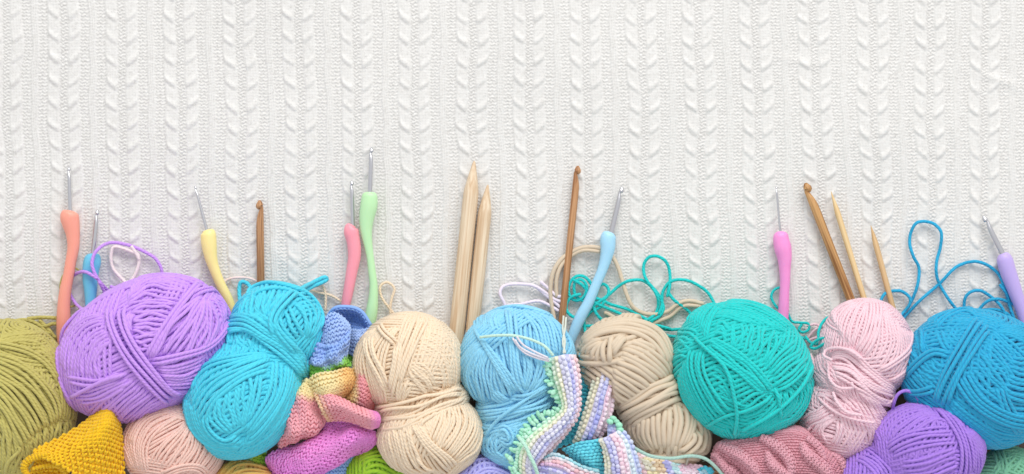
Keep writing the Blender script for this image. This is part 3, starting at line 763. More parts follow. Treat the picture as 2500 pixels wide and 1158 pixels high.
S.loose([[(900, 990), (905, 960), (940, 900), (1000, 880), (1070, 882), (1130, 930), (1130, 980), (1080, 1050), (1060, 1130), (1080, 1200)],
         [(1050, 1080), (1130, 980), (1190, 830), (1200, 700), (1160, 620), (1130, 520), (1140, 430), (1180, 360), (1250, 348), (1320, 370), (1370, 430), (1365, 540), (1335, 660), (1340, 780), (1400, 900), (1480, 1010), (1540, 1060)],
         [(1060, 1110), (1200, 960), (1360, 820), (1480, 700), (1600, 655), (1700, 670), (1800, 740), (1850, 840), (1890, 980), (1930, 1100), (1950, 1200)],
         [(1550, 1040), (1545, 980), (1560, 920), (1610, 880), (1680, 880), (1760, 930), (1830, 1000), (1870, 1100), (1850, 1200)],
         [(1640, 1040), (1720, 960), (1800, 940), (1880, 960), (1960, 1000), (2020, 1040)], [(1630, 1060), (1640, 1040), (1750, 1020), (1840, 1035), (1900, 1080), (1920, 1190)],
         [(1820, 830), (1870, 900), (1900, 1000), (1910, 1100), (1900, 1200)]], z=zL, r=4.0, h=8)
S.auto(0, 6, 15); S.finish()

# --- violet, lower right
zK = Z(2060, 960, 5.682)
S = Skein("deep violet ball at the bottom, below the azure skein", hexc("A87EDC"), 4.2,
          lobes((2262, 1098, 134, 112, 0, dict(c=100, z0=60)), (2135, 1180, 85, 84, 20, dict(c=80, z0=70))))
S.band(0, [[(1230, 190), (800, 220), (500, 450), (500, 790)], [(1280, 250), (950, 330), (700, 500), (600, 720)], [(1500, 480), (1300, 380), (1000, 560), (820, 660)]], z=zK)
S.band(0, [[(850, 950), (900, 780)], [(1350, 800), (1300, 700)]], n=10, z=zK, lift=.6)
S.band(0, [[(540, 780), (800, 600), (1150, 510), (1540, 480)], [(640, 930), (950, 790), (1250, 720), (1610, 690)]], n=5, z=zK, lift=1.6)
S.band(0, [[(700, 950), (1050, 920), (1350, 820), (1620, 740)], [(800, 1180), (1200, 1130), (1620, 980)]], z=zK, lift=1.4)
S.band(0, [[(1620, 540), (1780, 720), (1790, 1200)], [(1650, 400), (1870, 620), (1930, 900), (1900, 1200)]], z=zK, lift=1.4)
S.band(0, [[(1220, 190), (1450, 450), (1590, 720), (1600, 1000), (1540, 1200)], [(1310, 210), (1590, 440), (1720, 700), (1760, 950), (1720, 1200)]], n=4, z=zK, lift=2.2, belt=True)
S.band(0, [[(760, 160), (1000, 120), (1250, 190), (1500, 320), (1700, 480)]], n=3, z=zK, lift=1.6)
S.band(0, [[(800, 165), (520, 380), (330, 590), (360, 720)]], n=2, z=zK, lift=2.0)
S.band(1, [[(330, 680), (600, 810), (800, 1000), (900, 1200)], [(260, 760), (480, 880), (640, 1040), (700, 1200)], [(120, 940), (300, 1000), (420, 1120), (470, 1220)]], z=zK, lift=1.4)
zk = lambda pts: [(2020 + p[0] / 2.325, 660 + p[1] / 2.325, p[2]) for p in pts]
S.loose([[(370, 790, 150), (382, 740, 170), (405, 700, 175), (450, 684, 175), (500, 708, 175), (520, 750, 175), (525, 780, 165)]], z=zk, r=4)
S.auto(0, 4, 16); S.auto(1, 3, 17); S.finish()

# --- those only peeping out at the bottom edge
def small(label, rgb, r, lob, seed, k=9):
    S = Skein(label, rgb, r, lobes(lob)); S.auto(0, k, seed); S.finish(); return S
S = Skein("mint green ball just showing in the bottom right corner", hexc("7DBF9C"), 4.0, lobes((2470, 1185, 98, 88, 0, dict(c=78, z0=0))))
S.band(0, [[(1950, 850), (2100, 800), (2300, 790), (2560, 770)], [(1950, 920), (2150, 880), (2560, 850)]], z=zK, lift=1.0, wob=1.2)
S.band(0, [[(2100, 760), (2120, 900), (2180, 1180)], [(2260, 760), (2300, 950), (2330, 1180)]], n=4, z=zK, lift=1.6)
S.band(0, [[(2020, 1180), (2150, 1000), (2300, 850)], [(2300, 1180), (2420, 1000), (2520, 900)]], z=zK, lift=1.2, wob=1)
S.auto(0, 6, 18); S.finish()
S = Skein("mustard yellow ball peeping out under the cyan skein", hexc("EDC36A"), 4.4, lobes((590, 1192, 78, 64, 0, dict(c=60, z0=35))))
S.band(0, [[(525, 1160), (590, 1118), (670, 1130)], [(530, 1200), (600, 1160), (680, 1170)]]); S.auto(0, 5, 19); S.finish()
S = Skein("lime green ball at the bottom edge, left of the cream skein", hexc("9CCB2C"), 4.8, lobes((914, 1152, 66, 64, 0, dict(c=60, z0=15))))
S.band(0, [[(870, 1120), (920, 1098), (965, 1115)], [(870, 1165), (920, 1150), (985, 1180)]], lift=1.1); S.auto(0, 4, 20); S.finish()
S = Skein("periwinkle lilac ball at the bottom edge, between the cream and sky blue skeins", hexc("B3B1EA"), 4.4, lobes((1188, 1184, 80, 66, 0, dict(c=62, z0=30))))
S.band(0, [[(1110, 1170), (1170, 1115), (1270, 1140)], [(1130, 1200), (1190, 1155), (1270, 1180)]], lift=1.1); S.auto(0, 4, 21); S.finish()
small("tan peach ball barely showing under the rose knitting", hexc("E6B98C"), 4.2, (1775, 1200, 75, 68, 0, dict(c=55, z0=0)), 22)

# ------------------------------------------------------------------ single loose strands that belong to no skein in sight
def lone(label, rgb, r, paths, z, h=4):
    p = z(paths[0])
    o = empty("yarn_strand", label, "yarn strand", ((p[0][0] - CX) * K, -(p[0][1] - CY) * K, 0))
    m = yarn_mat("yarn_" + "_".join(label.split()[:2]), rgb, twist=.18)
    b = Buf()
    for q in paths: strand_free(b, z(q), r, h)
    b.build("strand_loop", m, o)
lone("blush white loop of yarn above the lilac purple skein", hexc("F3E6E4"), 4.2, [[(900, 1000), (900, 920), (850, 860), (800, 800), (783, 720), (800, 650), (850, 650), (930, 680), (975, 700), (980, 770), (950, 850), (915, 900), (890, 940)], [(930, 640), (960, 690), (985, 740)]], Z(0, 380, 2.895))
lone("thin pale pink strand behind the yellow hook", hexc("F3E0DC"), 3.2, [[(280, 110), (310, 60), (380, 45), (450, 50), (500, 70), (540, 90)]], Z(430, 660, 2.517))
lone("pale lilac double loop of yarn above the sky blue skein", hexc("EADFEC"), 4.0,
     [[(890, 260), (860, 180), (838, 130), (860, 90), (930, 78), (1030, 88), (1100, 130), (1150, 165), (1190, 180)], [(880, 200), (950, 195), (1050, 175), (1110, 195), (1170, 230)], [(1070, 65), (1120, 110), (1160, 145), (1190, 150)], [(1050, 100), (1110, 150), (1180, 210)]], Z(860, 660, 2.325))

# ------------------------------------------------------------------ knitted and crocheted cloth
_el = {}
def ellipsoid_template(n=6, m=5):
    if (n, m) in _el: return _el[(n, m)]
    V = []; F = []
    for i in range(m + 1):
        t = math.pi * i / m
        for j in range(n):
            p = 2 * math.pi * j / n
            V.append((math.cos(t), math.sin(t) * math.cos(p), math.sin(t) * math.sin(p)))
    for i in range(m):
        for j in range(n):
            a, b = i * n + j, i * n + (j + 1) % n
            F.append((a, a + n, b + n, b))
    _el[(n, m)] = (np.array(V), np.array(F)); return _el[(n, m)]

class Cloth:
    def __init__(s, label, cat, base, name="knitted_cloth", zbase=0, group="pieces of handmade knitting among the skeins", **mk):
        s.root = empty(name, label, cat, ((base[0] - CX) * K, -(base[1] - CY) * K, zbase * K), group)
        s.mat = yarn_mat("fabric_" + "_".join(label.split()[:2]), (255, 255, 255), attr=True, twist=.35, **mk)
    def surf(s, grid):
        G = np.array(grid, float)          # R,C,3 in photo coordinates + height
        def ev(U, V):
            # bicubic Catmull-Rom via successive resampling on a fine lattice
            return None
        fine_v, fine_u = 60, 60
        rows = np.stack([cr_uni(G[i], fine_u) for i in range(G.shape[0])])
        full = np.stack([cr_uni(rows[:, j], fine_v) for j in range(fine_u)], 1)   # v,u,3
        X, Y = unproj(full[..., 0], full[..., 1], full[..., 2])
        return np.stack([X, Y, full[..., 2]], -1)
    def sample(s, S, u, v):
        n = S.shape[0] - 1
        fu, fv = np.clip(u, 0, 1) * n, np.clip(v, 0, 1) * n
        i, j = np.minimum(fv.astype(int), n - 1), np.minimum(fu.astype(int), n - 1)
        a, b = (fv - i)[:, None], (fu - j)[:, None]
        return (S[i, j] * (1 - a) * (1 - b) + S[i + 1, j] * a * (1 - b) + S[i, j + 1] * (1 - a) * b + S[i + 1, j + 1] * a * b)
    def patch(s, grid, colour, style="v", w=9.0, hgt=None, z=None, zz=100, bulge=0, name="fabric_fold", thick=7, disp=None, seed=0, curl=0, fat=1.0, cols=None):
        g = [[tuple((z([p[:2]])[0] if z else p[:2])) + ((p[2],) if len(p) > 2 else (zz,)) for p in row] for row in grid]
        S = s.surf(g)
        n = S.shape[0]
        uu, vv = np.meshgrid(np.linspace(0, 1, n), np.linspace(0, 1, n))
        S[..., 2] += bulge * np.sin(np.pi * uu) * np.sin(np.pi * vv)
        if curl: S[..., 2] -= curl * (2 * np.abs(uu - .5)) ** 4
        du = np.gradient(S, axis=1); dv = np.gradient(S, axis=0)
        N = np.cross(du, dv); N /= np.linalg.norm(N, axis=2, keepdims=True) + 1e-9
        flip = np.where(N[..., 2:].mean() < 0, -1, 1); N = N * flip
        if disp is None and name == "frilled_fold":
            q_ = seed * 1.7 + len(s.root.name)
            disp = lambda a, c: 7 * np.sin(a * 9 + c * 5 + q_) * np.cos(c * 7 - a * 3 + q_) + 4 * np.sin(a * 17 - c * 9 + q_)
        if disp is not None: S = S + N * disp(uu, vv)[..., None]
        du = np.gradient(S, axis=1); dv = np.gradient(S, axis=0)
        Lu = np.linalg.norm(du, axis=2).sum(1).mean(); Lv = np.linalg.norm(dv, axis=2).sum(0).mean()
        hgt = hgt or w * .85
        nu, nv = cols or max(3, int(round(Lu / w))), max(3, int(round(Lv / hgt)))
        if cols: w = min(w, Lu / nu * 1.15)
        b = Buf()
        def cf(u, v):
            c_ = np.maximum(colour(u, v) * 1.14, .004)
            return c_ * np.minimum(1, .95 / c_.max(1, keepdims=True))
        # backing sheet with a thickness
        st = 2
        Sg = S[::st, ::st]; Ng = N[::st, ::st]; R, C_ = Sg.shape[:2]
        top = (Sg - Ng * w * .16).reshape(-1, 3); bot = (Sg - Ng * (w * .16 + thick)).reshape(-1, 3)
        ug, vg = uu[::st, ::st].ravel(), vv[::st, ::st].ravel()
        cc = cf(ug, vg)
        i, j = np.meshgrid(np.arange(R - 1), np.arange(C_ - 1), indexing='ij'); q = (i * C_ + j).ravel()
        Ft = np.stack([q, q + 1, q + C_ + 1, q + C_], 1)
        nb = len(top)
        bd = list(range(C_)) + [r * C_ + C_ - 1 for r in range(1, R)] + [(R - 1) * C_ + c for c in range(C_ - 2, -1, -1)] + [r * C_ for r in range(R - 2, 0, -1)]
        side = np.array([[bd[k], bd[(k + 1) % len(bd)], bd[(k + 1) % len(bd)] + nb, bd[k] + nb] for k in range(len(bd))])
        if flip > 0: Ft = Ft[:, ::-1]; side = side[:, ::-1]
        b.add(np.concatenate([top, bot]), np.concatenate([Ft[:, ::-1], Ft + nb, side]), None, np.concatenate([cc, cc]))
        # the stitches
        I, J = np.meshgrid(np.arange(nv), np.arange(nu), indexing='ij'); I = I.ravel(); J = J.ravel()
        g_ = np.random.default_rng(seed + 11)
        def place(u, v, ax_u, ax_v, l, wd, th, lift):
            P = s.sample(S, u, v); e = 1e-2
            Tu = s.sample(S, u + e, v) - s.sample(S, u - e, v); Tv = s.sample(S, u, v + e) - s.sample(S, u, v - e)
            Tu /= np.linalg.norm(Tu, axis=1)[:, None] + 1e-9; Tv /= np.linalg.norm(Tv, axis=1)[:, None] + 1e-9
            A = Tu * ax_u[:, None] + Tv * ax_v[:, None]; A /= np.linalg.norm(A, axis=1)[:, None] + 1e-9
            Nn = np.cross(Tu, Tv) * flip; Nn /= np.linalg.norm(Nn, axis=1)[:, None] + 1e-9
            B = np.cross(Nn, A)
            T, F = ellipsoid_template(7, 6)
            P = P + Nn * (np.asarray(lift) * np.ones(len(P)))[:, None]
            jit = 1 + g_.normal(0, .07, (len(P), 3))
            V = P[:, None] + T[None, :, :1] * (A * l * jit[:, :1])[:, None] + T[None, :, 1:2] * (B * wd * jit[:, 1:2])[:, None] + T[None, :, 2:] * (Nn * th * jit[:, 2:])[:, None]
            k = len(T)
            Fa = (F[None] + (np.arange(len(P)) * k)[:, None, None]).reshape(-1, 4)
            c = cf(u, v)
            c = c * (1 + g_.normal(0, .035, (len(P), 1)))
            tw = np.stack([np.tile(np.arctan2(T[:, 2], T[:, 1]) / 6.283, len(P)), np.tile(T[:, 0] * 1.1, len(P))], 1)
            b.add(V.reshape(-1, 3), Fa, tw, np.repeat(c, k, axis=0))
        ju, jv = g_.normal(0, .05, len(I)), g_.normal(0, .05, len(I))
        uc, vc = (J + .5 + ju) / nu, (I + .5 + jv) / nv
        one = np.ones(len(I))
        if style == "v":
            for sg in (-1, 1):
                place(uc + sg * .235 / nu, vc, sg * .5 * one, -.86 * one, hgt * .64, w * .245 * fat, w * .26 * fat, 0.4)
        elif style == "bead":                        # garter columns seen as slanted beads
            v2 = vc + (J % 2) * .5 / nv
            place(uc, v2, .3 * one * np.where(J % 2 == 0, 1, .5), one, hgt * .55, w * .43 * fat, w * .42 * fat, 0.0)
        elif style == "purl":
            u2 = uc + (I % 2) * .5 / nu
            place(u2, vc, one, .25 * np.sin(J * 2.1), w * .58, hgt * .42 * fat, w * .36 * fat, 0.0)
        elif style == "crochet":
            u2 = uc + (I % 2) * .5 / nu
            place(u2 - .18 / nu, vc, .55 * one, one, hgt * .55, w * .3, w * .36, 0.3)
            place(u2 + .2 / nu, vc, -.7 * one, one, hgt * .5, w * .28, w * .34, 0.6)
            place(u2, vc + .42 / nv, one, .1 * one, w * .45, hgt * .2, w * .3, -.6)
        return b.build(name, s.mat, s.root, colors=True)
    def ribbon(s, path, width, colour, zz, dome=12, z=None, **k):
        """a raised rope or rolled rim of knitting following a path"""
        p = cr([tuple(z([q[:2]])[0]) if z else q[:2] for q in path], max(5, len(path) + 2))
        T = np.gradient(p, axis=0); T /= np.linalg.norm(T, axis=1)[:, None]; n = np.stack([-T[:, 1], T[:, 0]], 1)
        zs = np.interp(np.linspace(0, 1, len(p)), np.linspace(0, 1, len(zz)), zz) if np.ndim(zz) else np.full(len(p), zz)
        tp = np.sin(np.linspace(.35, math.pi - .35, len(p))) ** .5
        g = [[(*(p[i] - n[i] * width * .5 * e * tp[i]), zs[i] + dome * (1 - abs(e) ** 2) * (1 if abs(e) < 1 else 0) - (6 if abs(e) == 1 else 0)) for e in (1, .5, 0, -.5, -1)] for i in range(len(p))]
        return s.patch(g, colour, **k)
    def blobs(s, pts, colour, rad, ln=1.6, name="edge_loops"):
        """picot loops along an edge: each is (x, y, z, dx, dy)"""
        b = Buf(); T, F = ellipsoid_template(8, 7)
        for p in pts:
            X, Y = unproj(p[0], p[1], p[2])
            A = np.array([p[3], p[4], rng.uniform(-.2, .3)], float); A /= np.linalg.norm(A)
            B = np.cross([0., 0., 1.], A); B /= np.linalg.norm(B); N = np.cross(A, B)
            r = rad * rng.uniform(.85, 1.15)
            V = np.array([X, Y, p[2]]) + T[:, :1] * A * r * ln * rng.uniform(.8, 1.15) + T[:, 1:2] * B * r + T[:, 2:] * N * r
            tw = np.stack([np.arctan2(T[:, 2], T[:, 1]) / 6.283, T[:, 0] * 1.1], 1)
            b.add(V, F, tw, np.array(colour) * rng.uniform(.92, 1.05))
        return b.build(name, s.mat, s.root, colors=True)
    def tail(s, pts, r, rgb, name="yarn_tail"):
        b = Buf()
        for p in pts: strand_free(b, p, r, C=lin(rgb))
        return b.build(name, s.mat, s.root, colors=True)

def cr_uni(P, m):
    P = np.asarray(P, float); n = len(P)
    if n == 2:
        t = np.linspace(0, 1, m)[:, None]; return P[0] * (1 - t) + P[1] * t
    t = np.linspace(0, n - 1, m); i = np.clip(t.astype(int), 0, n - 2); u = (t - i)[:, None]
    T = np.zeros(P.shape); T[1:-1] = (P[2:] - P[:-2]) / 2; T[0] = P[1] - P[0]; T[-1] = P[-1] - P[-2]
    return (2 * u ** 3 - 3 * u ** 2 + 1) * P[i] + (u ** 3 - 2 * u ** 2 + u) * T[i] + (-2 * u ** 3 + 3 * u ** 2) * P[i + 1] + (u ** 3 - u ** 2) * T[i + 1]

def ramp(stops):
    ks = np.array([s[0] for s in stops]); cs = np.array([lin(hexc(s[1])) for s in stops])
    return lambda t: np.stack([np.interp(t, ks, cs[:, c]) for c in range(3)], -1)
def flatc(h): return lambda u, v: np.tile(lin(hexc(h)), (len(u), 1))

# --- yellow crochet
C = Cloth("mustard yellow crochet piece folded to a point, over the olive and peach yarn", "crochet cloth", (200, 1100), "crocheted_cloth", 120)
zA1 = Z(0, 772, 3)
yc = flatc("F9CB26")
C.patch([[(725, 690, 160), (770, 655, 190), (815, 655, 190), (845, 690, 160)],
         [(600, 785, 185), (700, 780, 228), (800, 760, 230), (880, 800, 165)],
         [(440, 880, 205), (600, 900, 248), (760, 880, 245), (900, 930, 165)],
         [(300, 945, 222), (470, 1010, 258), (720, 1020, 245), (910, 1080, 165)],
         [(228, 1000, 228), (410, 1085, 262), (640, 1210, 245), (920, 1240, 165)]], yc, "crochet", w=12, hgt=11, z=zA1, name="fabric_fold", thick=10)
C.patch([[(215, 1060, 190), (300, 1040, 195), (430, 1060, 195)], [(215, 1150, 180), (320, 1130, 185), (470, 1130, 185)], [(240, 1270, 175), (340, 1270, 175), (520, 1270, 175)]], yc, "crochet", w=10, hgt=9, z=zA1, name="inner_fold", thick=8)
C.ribbon([(350, 1012), (270, 1028), (205, 1062), (178, 1108), (195, 1155), (250, 1210)], 17, yc, (245, 238, 232, 226, 220, 215), dome=9, z=zA1, style="crochet", w=8.5, hgt=8, name="folded_rim", thick=8)
C.ribbon([(235, 1120), (330, 1095), (420, 1092), (475, 1130), (500, 1200)], 13, yc, (222, 226, 228, 225, 220), dome=8, z=zA1, style="crochet", w=8, hgt=8, name="folded_rim", thick=8)

# --- rainbow knitting
zR = Z(640, 740, 2.77)
C = Cloth("scrunched rainbow striped knitting, blue at top and magenta below, beside the cyan skein", "knitting", (790, 950), "knitted_cloth", 90)
BL, BD, GR, YE, OR, PK, CO, MG = "A9C4F2", "8DB4F0", "98DC62", "FFEDB4", "FFD184", "FFB6C0", "FFA294", "F098DE"
C.patch([[(400, 170, 60), (480, 52, 100), (570, 35, 100), (660, 62, 100), (732, 165, 100)], [(440, 190, 50), (520, 110, 60), (600, 100, 55), (660, 120, 60), (700, 175, 70)], [(480, 220, 60), (560, 190, 70), (610, 190, 70), (650, 190, 80), (720, 190, 100)]], flatc(BD), "v", w=9.8, z=zR, name="fabric_fold")
C.patch([[(600, 178, 95), (650, 180, 112), (735, 168, 100)], [(590, 250, 100), (650, 255, 125), (705, 240, 100)], [(575, 340, 90), (620, 365, 105), (650, 310, 80)]], flatc(BL), "v", w=10.4, z=zR)
C.patch([[(393, 160, 105), (425, 90, 115), (490, 62, 120), (560, 110, 135)], [(388, 240, 115), (450, 190, 145), (520, 160, 150), (598, 165, 145)], [(370, 310, 115), (450, 300, 150), (530, 290, 155), (590, 240, 140)]], flatc(BL), "v", w=11.6, z=zR)
C.patch([[(372, 262, 128), (430, 278, 150), (520, 262, 158), (600, 190, 158)], [(300, 350, 120), (390, 385, 150), (490, 360, 165), (590, 300, 150)], [(285, 420, 115), (390, 430, 145), (490, 410, 155), (580, 370, 140)], [(300, 495, 105), (390, 500, 130), (500, 465, 140), (610, 420, 120)]],
        lambda u, v: ramp([(0, "94B4EA"), (.62, BL), (.74, GR), (1, GR)])(v + .08 * np.sin(u * 9)), "v", w=11.6, z=zR, name="frilled_fold")
C.patch([[(570, 340, 90), (600, 345, 95), (640, 350, 90)], [(575, 400, 95), (605, 410, 100), (630, 400, 95)]], flatc("7CC14A"), "v", w=9.8, z=zR)
C.patch([[(600, 445, 130), (670, 425, 150), (740, 450, 140), (785, 560, 110)], [(620, 520, 130), (680, 520, 175), (740, 540, 165), (785, 600, 120)], [(590, 600, 130), (660, 610, 175), (720, 650, 165), (765, 690, 120)], [(535, 650, 130), (610, 700, 155), (680, 725, 150), (740, 735, 115)]],
        lambda u, v: ramp([(0, OR), (.2, YE), (.36, PK), (1, CO)])(u + .12 * np.sin(v * 5)), "v", w=11.6, z=zR)
C.patch([[(250, 540, 120), (310, 508, 150), (360, 600, 150)], [(165, 620, 120), (245, 600, 175), (360, 650, 165)], [(130, 700, 120), (235, 690, 195), (400, 720, 170)], [(85, 815, 120), (225, 795, 205), (440, 775, 170)], [(75, 890, 115), (220, 885, 200), (410, 860, 165)], [(95, 970, 95), (200, 955, 150), (330, 915, 130)]],
        lambda u, v: ramp([(0, YE), (.18, YE), (.3, PK), (.7, PK), (1, "FFACB4")])(v + .05 * np.sin(u * 7)), "v", w=12.8, z=zR, name="frilled_fold")
C.patch([[(305, 520, 150), (370, 470, 165), (480, 455, 170), (560, 435, 160), (610, 450, 130)], [(335, 590, 165), (400, 560, 205), (480, 540, 210), (570, 510, 195), (630, 510, 140)], [(360, 640, 170), (430, 620, 210), (500, 600, 205), (560, 580, 190), (620, 570, 140)], [(400, 670, 170), (470, 640, 190), (510, 640, 180), (540, 640, 160), (570, 625, 130)]],
        lambda u, v: ramp([(0, "FBE5A8"), (.5, YE), (.75, OR), (1, OR)])(u), "v", w=12.2, z=zR, name="twisted_fold")
C.patch([[(345, 610, 180), (390, 720, 215), (440, 800, 170)], [(430, 585, 195), (480, 690, 235), (530, 800, 175)], [(530, 640, 190), (570, 710, 235), (610, 810, 180)], [(640, 695, 185), (655, 750, 228), (690, 840, 180)], [(730, 728, 185), (750, 780, 225), (745, 850, 180)], [(785, 745, 165), (800, 785, 180), (785, 835, 165)]],
        lambda u, v: ramp([(0, "FBE0A4"), (.06, "FBC5B0"), (.16, PK), (.72, PK), (.88, "E58CCB"), (1, MG)])(v), "v", w=12.2, z=zR, name="twisted_fold")
C.patch([[(420, 800, 130), (520, 790, 140), (650, 810, 140), (770, 870, 120)], [(360, 880, 130), (500, 870, 175), (650, 880, 185), (785, 925, 125)], [(180, 960, 120), (380, 960, 180), (570, 960, 190), (745, 985, 120)], [(40, 1040, 110), (280, 1060, 180), (480, 1045, 180), (650, 1030, 110)], [(20, 1110, 100), (230, 1150, 160), (390, 1130, 160), (490, 1080, 110)], [(50, 1230, 80), (250, 1240, 120), (360, 1220, 120), (420, 1150, 100)]],
        lambda u, v: ramp([(0, "E286DC"), (.5, MG), (1, "E284DE")])(v), "v", w=13.4, z=zR, name="frilled_fold")
C.patch([[(470, 1050, 125), (560, 1005, 130), (670, 1030, 90)], [(420, 1100, 120), (510, 1085, 135), (610, 1090, 90)], [(390, 1190, 110), (500, 1190, 120), (590, 1180, 80)]], flatc("94B6E8"), "v", w=11.0, z=zR)
C.patch([[(580, 1090, 80), (620, 1060, 90), (660, 1090, 80)], [(585, 1190, 70), (630, 1180, 85), (680, 1180, 70)]], flatc("7CBB3C"), "v", w=11.0, z=zR)
zg = Z(430, 660, 2.517)
C.patch([[(400, 1080, 100), (460, 1040, 125), (550, 1030, 110)], [(385, 1130, 90), (460, 1100, 125), (560, 1100, 100)], [(400, 1180, 80), (480, 1200, 100), (560, 1250, 80)]], lambda u, v: ramp([(0, "6FB04A"), (.6, "A6C93C"), (1, "3E9C96")])(1 - u + .2 * v), "crochet", w=11.0, z=zg)

# --- pastel garter swatch
zS = Z(1220, 840, 3.64)
C = Cloth("pastel striped garter knit swatch with mint picot edge, in front of the beige skein", "knitting", (1420, 1010), "knitted_cloth", 90)
MI, CR, LV, LB, PP, CYN = "B5F0D6", "F1EDD2", "C4C0EA", "A3A6E6", "F7D0D6", "5FD0E0"
def speck(base, amt=.25, s=0):
    amt = min(.75, amt * 1.5)
    g = lambda u, v: base(u, v)
    def f(u, v):
        c = g(u, v)
        k = (np.modf(np.abs(np.sin(np.round(u * 7) * 12.9 + np.round(v * 55) * 78.2 + s) * 4375.5))[0] > .5)[:, None]
        return np.where(k, c * (1 - amt) + np.array([.85, .86, .9]) * amt, c)
    return f
strip = ramp([(0, MI), (.1, MI), (.2, "EDEFCF"), (.32, CR), (.42, "C9C8E6"), (.55, LV), (.66, LB), (.76, "E3D3EA"), (.86, PP), (1, PP)])
C.patch([[(700, 85, 130), (770, 130, 140), (860, 220, 110)], [(720, 250, 120), (790, 280, 130), (850, 330, 110)], [(720, 450, 110), (770, 450, 110), (820, 460, 100)], [(690, 640, 110), (720, 650, 110), (780, 640, 100)], [(590, 780, 110), (650, 800, 110), (730, 770, 100)], [(440, 960, 110), (560, 910, 110), (660, 880, 110)]], flatc(CYN), "purl", w=10, z=zS, name="backing_fold")
def palette(cs, alt=.35, s=0):
    cc = np.array([lin(hexc(h)) * .82 + .16 for h in cs])
    def f(u, v):
        i = np.clip((u * len(cs)).astype(int), 0, len(cs) - 1)
        c = cc[i]
        k = (np.sin(np.round(v * 46) * 2.4 + i * 1.9 + s) > .25)[:, None]
        return np.where(k, c * (1 - alt) + np.array([.86, .87, .9]) * alt, c)
    return f
P1 = palette(["B4F0D4", "D8F0D0", "EDEACB", "C3C1DC", "DDDDF0", "AEB0E4", "EAD8EA", "F7D4D8"])
P3 = palette(["DCE2CC", "DDD8B8", "BDBBDC", "9399E0", "F2D0E2", "F9DCEA"], .3, 1)
P5 = palette(["EFEACB", "E2DEC4", "A8AAE2", "BAB9EA", "F5CFE0", "F8DAE8", "D3E6EE", "BCC8F0"], .35, 2)
def s_strip(u, v): return strip(u)
C.patch([[(430, 125, 195), (500, 110, 215), (590, 90, 215), (690, 95, 180)],
         [(440, 300, 190), (540, 290, 222), (640, 280, 222), (722, 270, 170)],
         [(500, 450, 190), (580, 450, 222), (660, 450, 222), (728, 460, 170)],
         [(520, 560, 190), (590, 590, 222), (650, 620, 222), (700, 650, 170)],
         [(400, 670, 195), (470, 720, 225), (540, 770, 225), (600, 800, 170)],
         [(240, 790, 200), (330, 840, 225), (420, 880, 225), (500, 920, 170)],
         [(150, 930, 200), (250, 960, 222), (340, 990, 222), (420, 1010, 170)],
         [(140, 1060, 195), (220, 1060, 215), (290, 1070, 215), (350, 1090, 170)],
         [(170, 1220, 180), (230, 1200, 200), (300, 1200, 200), (370, 1200, 160)]],
        P1, "bead", w=11, hgt=11.5, z=zS, name="garter_strip", fat=1.12, cols=8)
strip2 = ramp([(0, "D9DDC6"), (.22, "E4DFC4"), (.36, "C9C6E0"), (.5, "9EA2E2"), (.62, "D9C8EA"), (.72, "F6D2E4"), (1, "F8DAE8")])
C.patch([[(845, 200, 150), (900, 195, 165), (960, 190, 165), (1005, 230, 150)], [(820, 330, 150), (890, 330, 175), (980, 320, 178), (1075, 335, 150)], [(785, 450, 150), (850, 460, 185), (940, 470, 188), (1035, 440, 150)], [(740, 600, 150), (810, 610, 190), (910, 620, 190), (1020, 590, 150)], [(690, 750, 150), (760, 760, 190), (860, 760, 190), (980, 710, 150)], [(640, 890, 140), (710, 880, 170), (810, 860, 170), (920, 820, 150)]],
        P3, "bead", w=12, hgt=11.5, z=zS, name="garter_strip", fat=1.12, cols=6)
C.patch([[(960, 170, 165), (985, 200, 170)], [(1005, 260, 170), (1010, 290, 175)], [(1080, 320, 160), (1065, 360, 165)]], flatc("B9B6E6"), "bead", w=9, z=zS, name="edge_corner")
C.patch([[(545, 940, 165), (700, 870, 190), (890, 845, 195)], [(600, 985, 165), (740, 970, 205), (905, 950, 190)], [(660, 1030, 160), (800, 1060, 195), (925, 1060, 180)], [(780, 1090, 150), (870, 1140, 160), (950, 1220, 150)]], flatc("6AD2E2"), "purl", w=11, hgt=10, z=zS, name="backing_fold")
C.patch([[(880, 850, 205), (930, 830, 215), (1010, 790, 215), (1090, 740, 190)], [(915, 930, 200), (980, 920, 225), (1080, 890, 225), (1180, 850, 190)], [(930, 1040, 200), (1010, 1040, 228), (1110, 1020, 228), (1230, 980, 190)], [(930, 1130, 195), (1020, 1130, 225), (1130, 1120, 225), (1260, 1080, 190)], [(930, 1230, 180), (1020, 1230, 210), (1140, 1230, 210), (1290, 1220, 180)]],
        P5, "bead", w=12, hgt=11.5, z=zS, name="garter_strip", fat=1.12, cols=8)
C.patch([[(400, 1010, 185), (480, 962, 195), (600, 1005, 200), (720, 1070, 200), (900, 1120, 190)], [(380, 1050, 190), (480, 1030, 210), (590, 1060, 212), (700, 1120, 210), (860, 1170, 190)], [(340, 1080, 190), (450, 1090, 210), (560, 1120, 212), (660, 1180, 210), (800, 1230, 190)], [(330, 1180, 180), (430, 1200, 200), (520, 1230, 200), (620, 1260, 200), (720, 1290, 180)]],
        speck(lambda u, v: ramp([(0, "9AD6DE"), (.18, "A9D8E0"), (.32, "F6C9CC"), (.52, "F2C4CE"), (.7, "B9B6E8"), (1, "C6C2E8")])(v), .3, 7), "purl", w=11.5, hgt=10.5, z=zS, name="garter_strip", fat=1.05)
zS2 = Z(1400, 760, 2.908)
def patchwork(u, v):
    cs = [lin(hexc(h)) for h in ("BCC8F0", "C8BEEA", "F6CFE0", "A9EBD0", "F3D4D8", "EFE6BE", "F0D9B8", "B9B8EA", "BFE6EA", "F5CDE0", "F4D2E2", "54C4DC")]
    i = np.clip((u * 12 + .5 * np.sin(v * 6)).astype(int), 0, 11)
    return np.array(cs)[i]
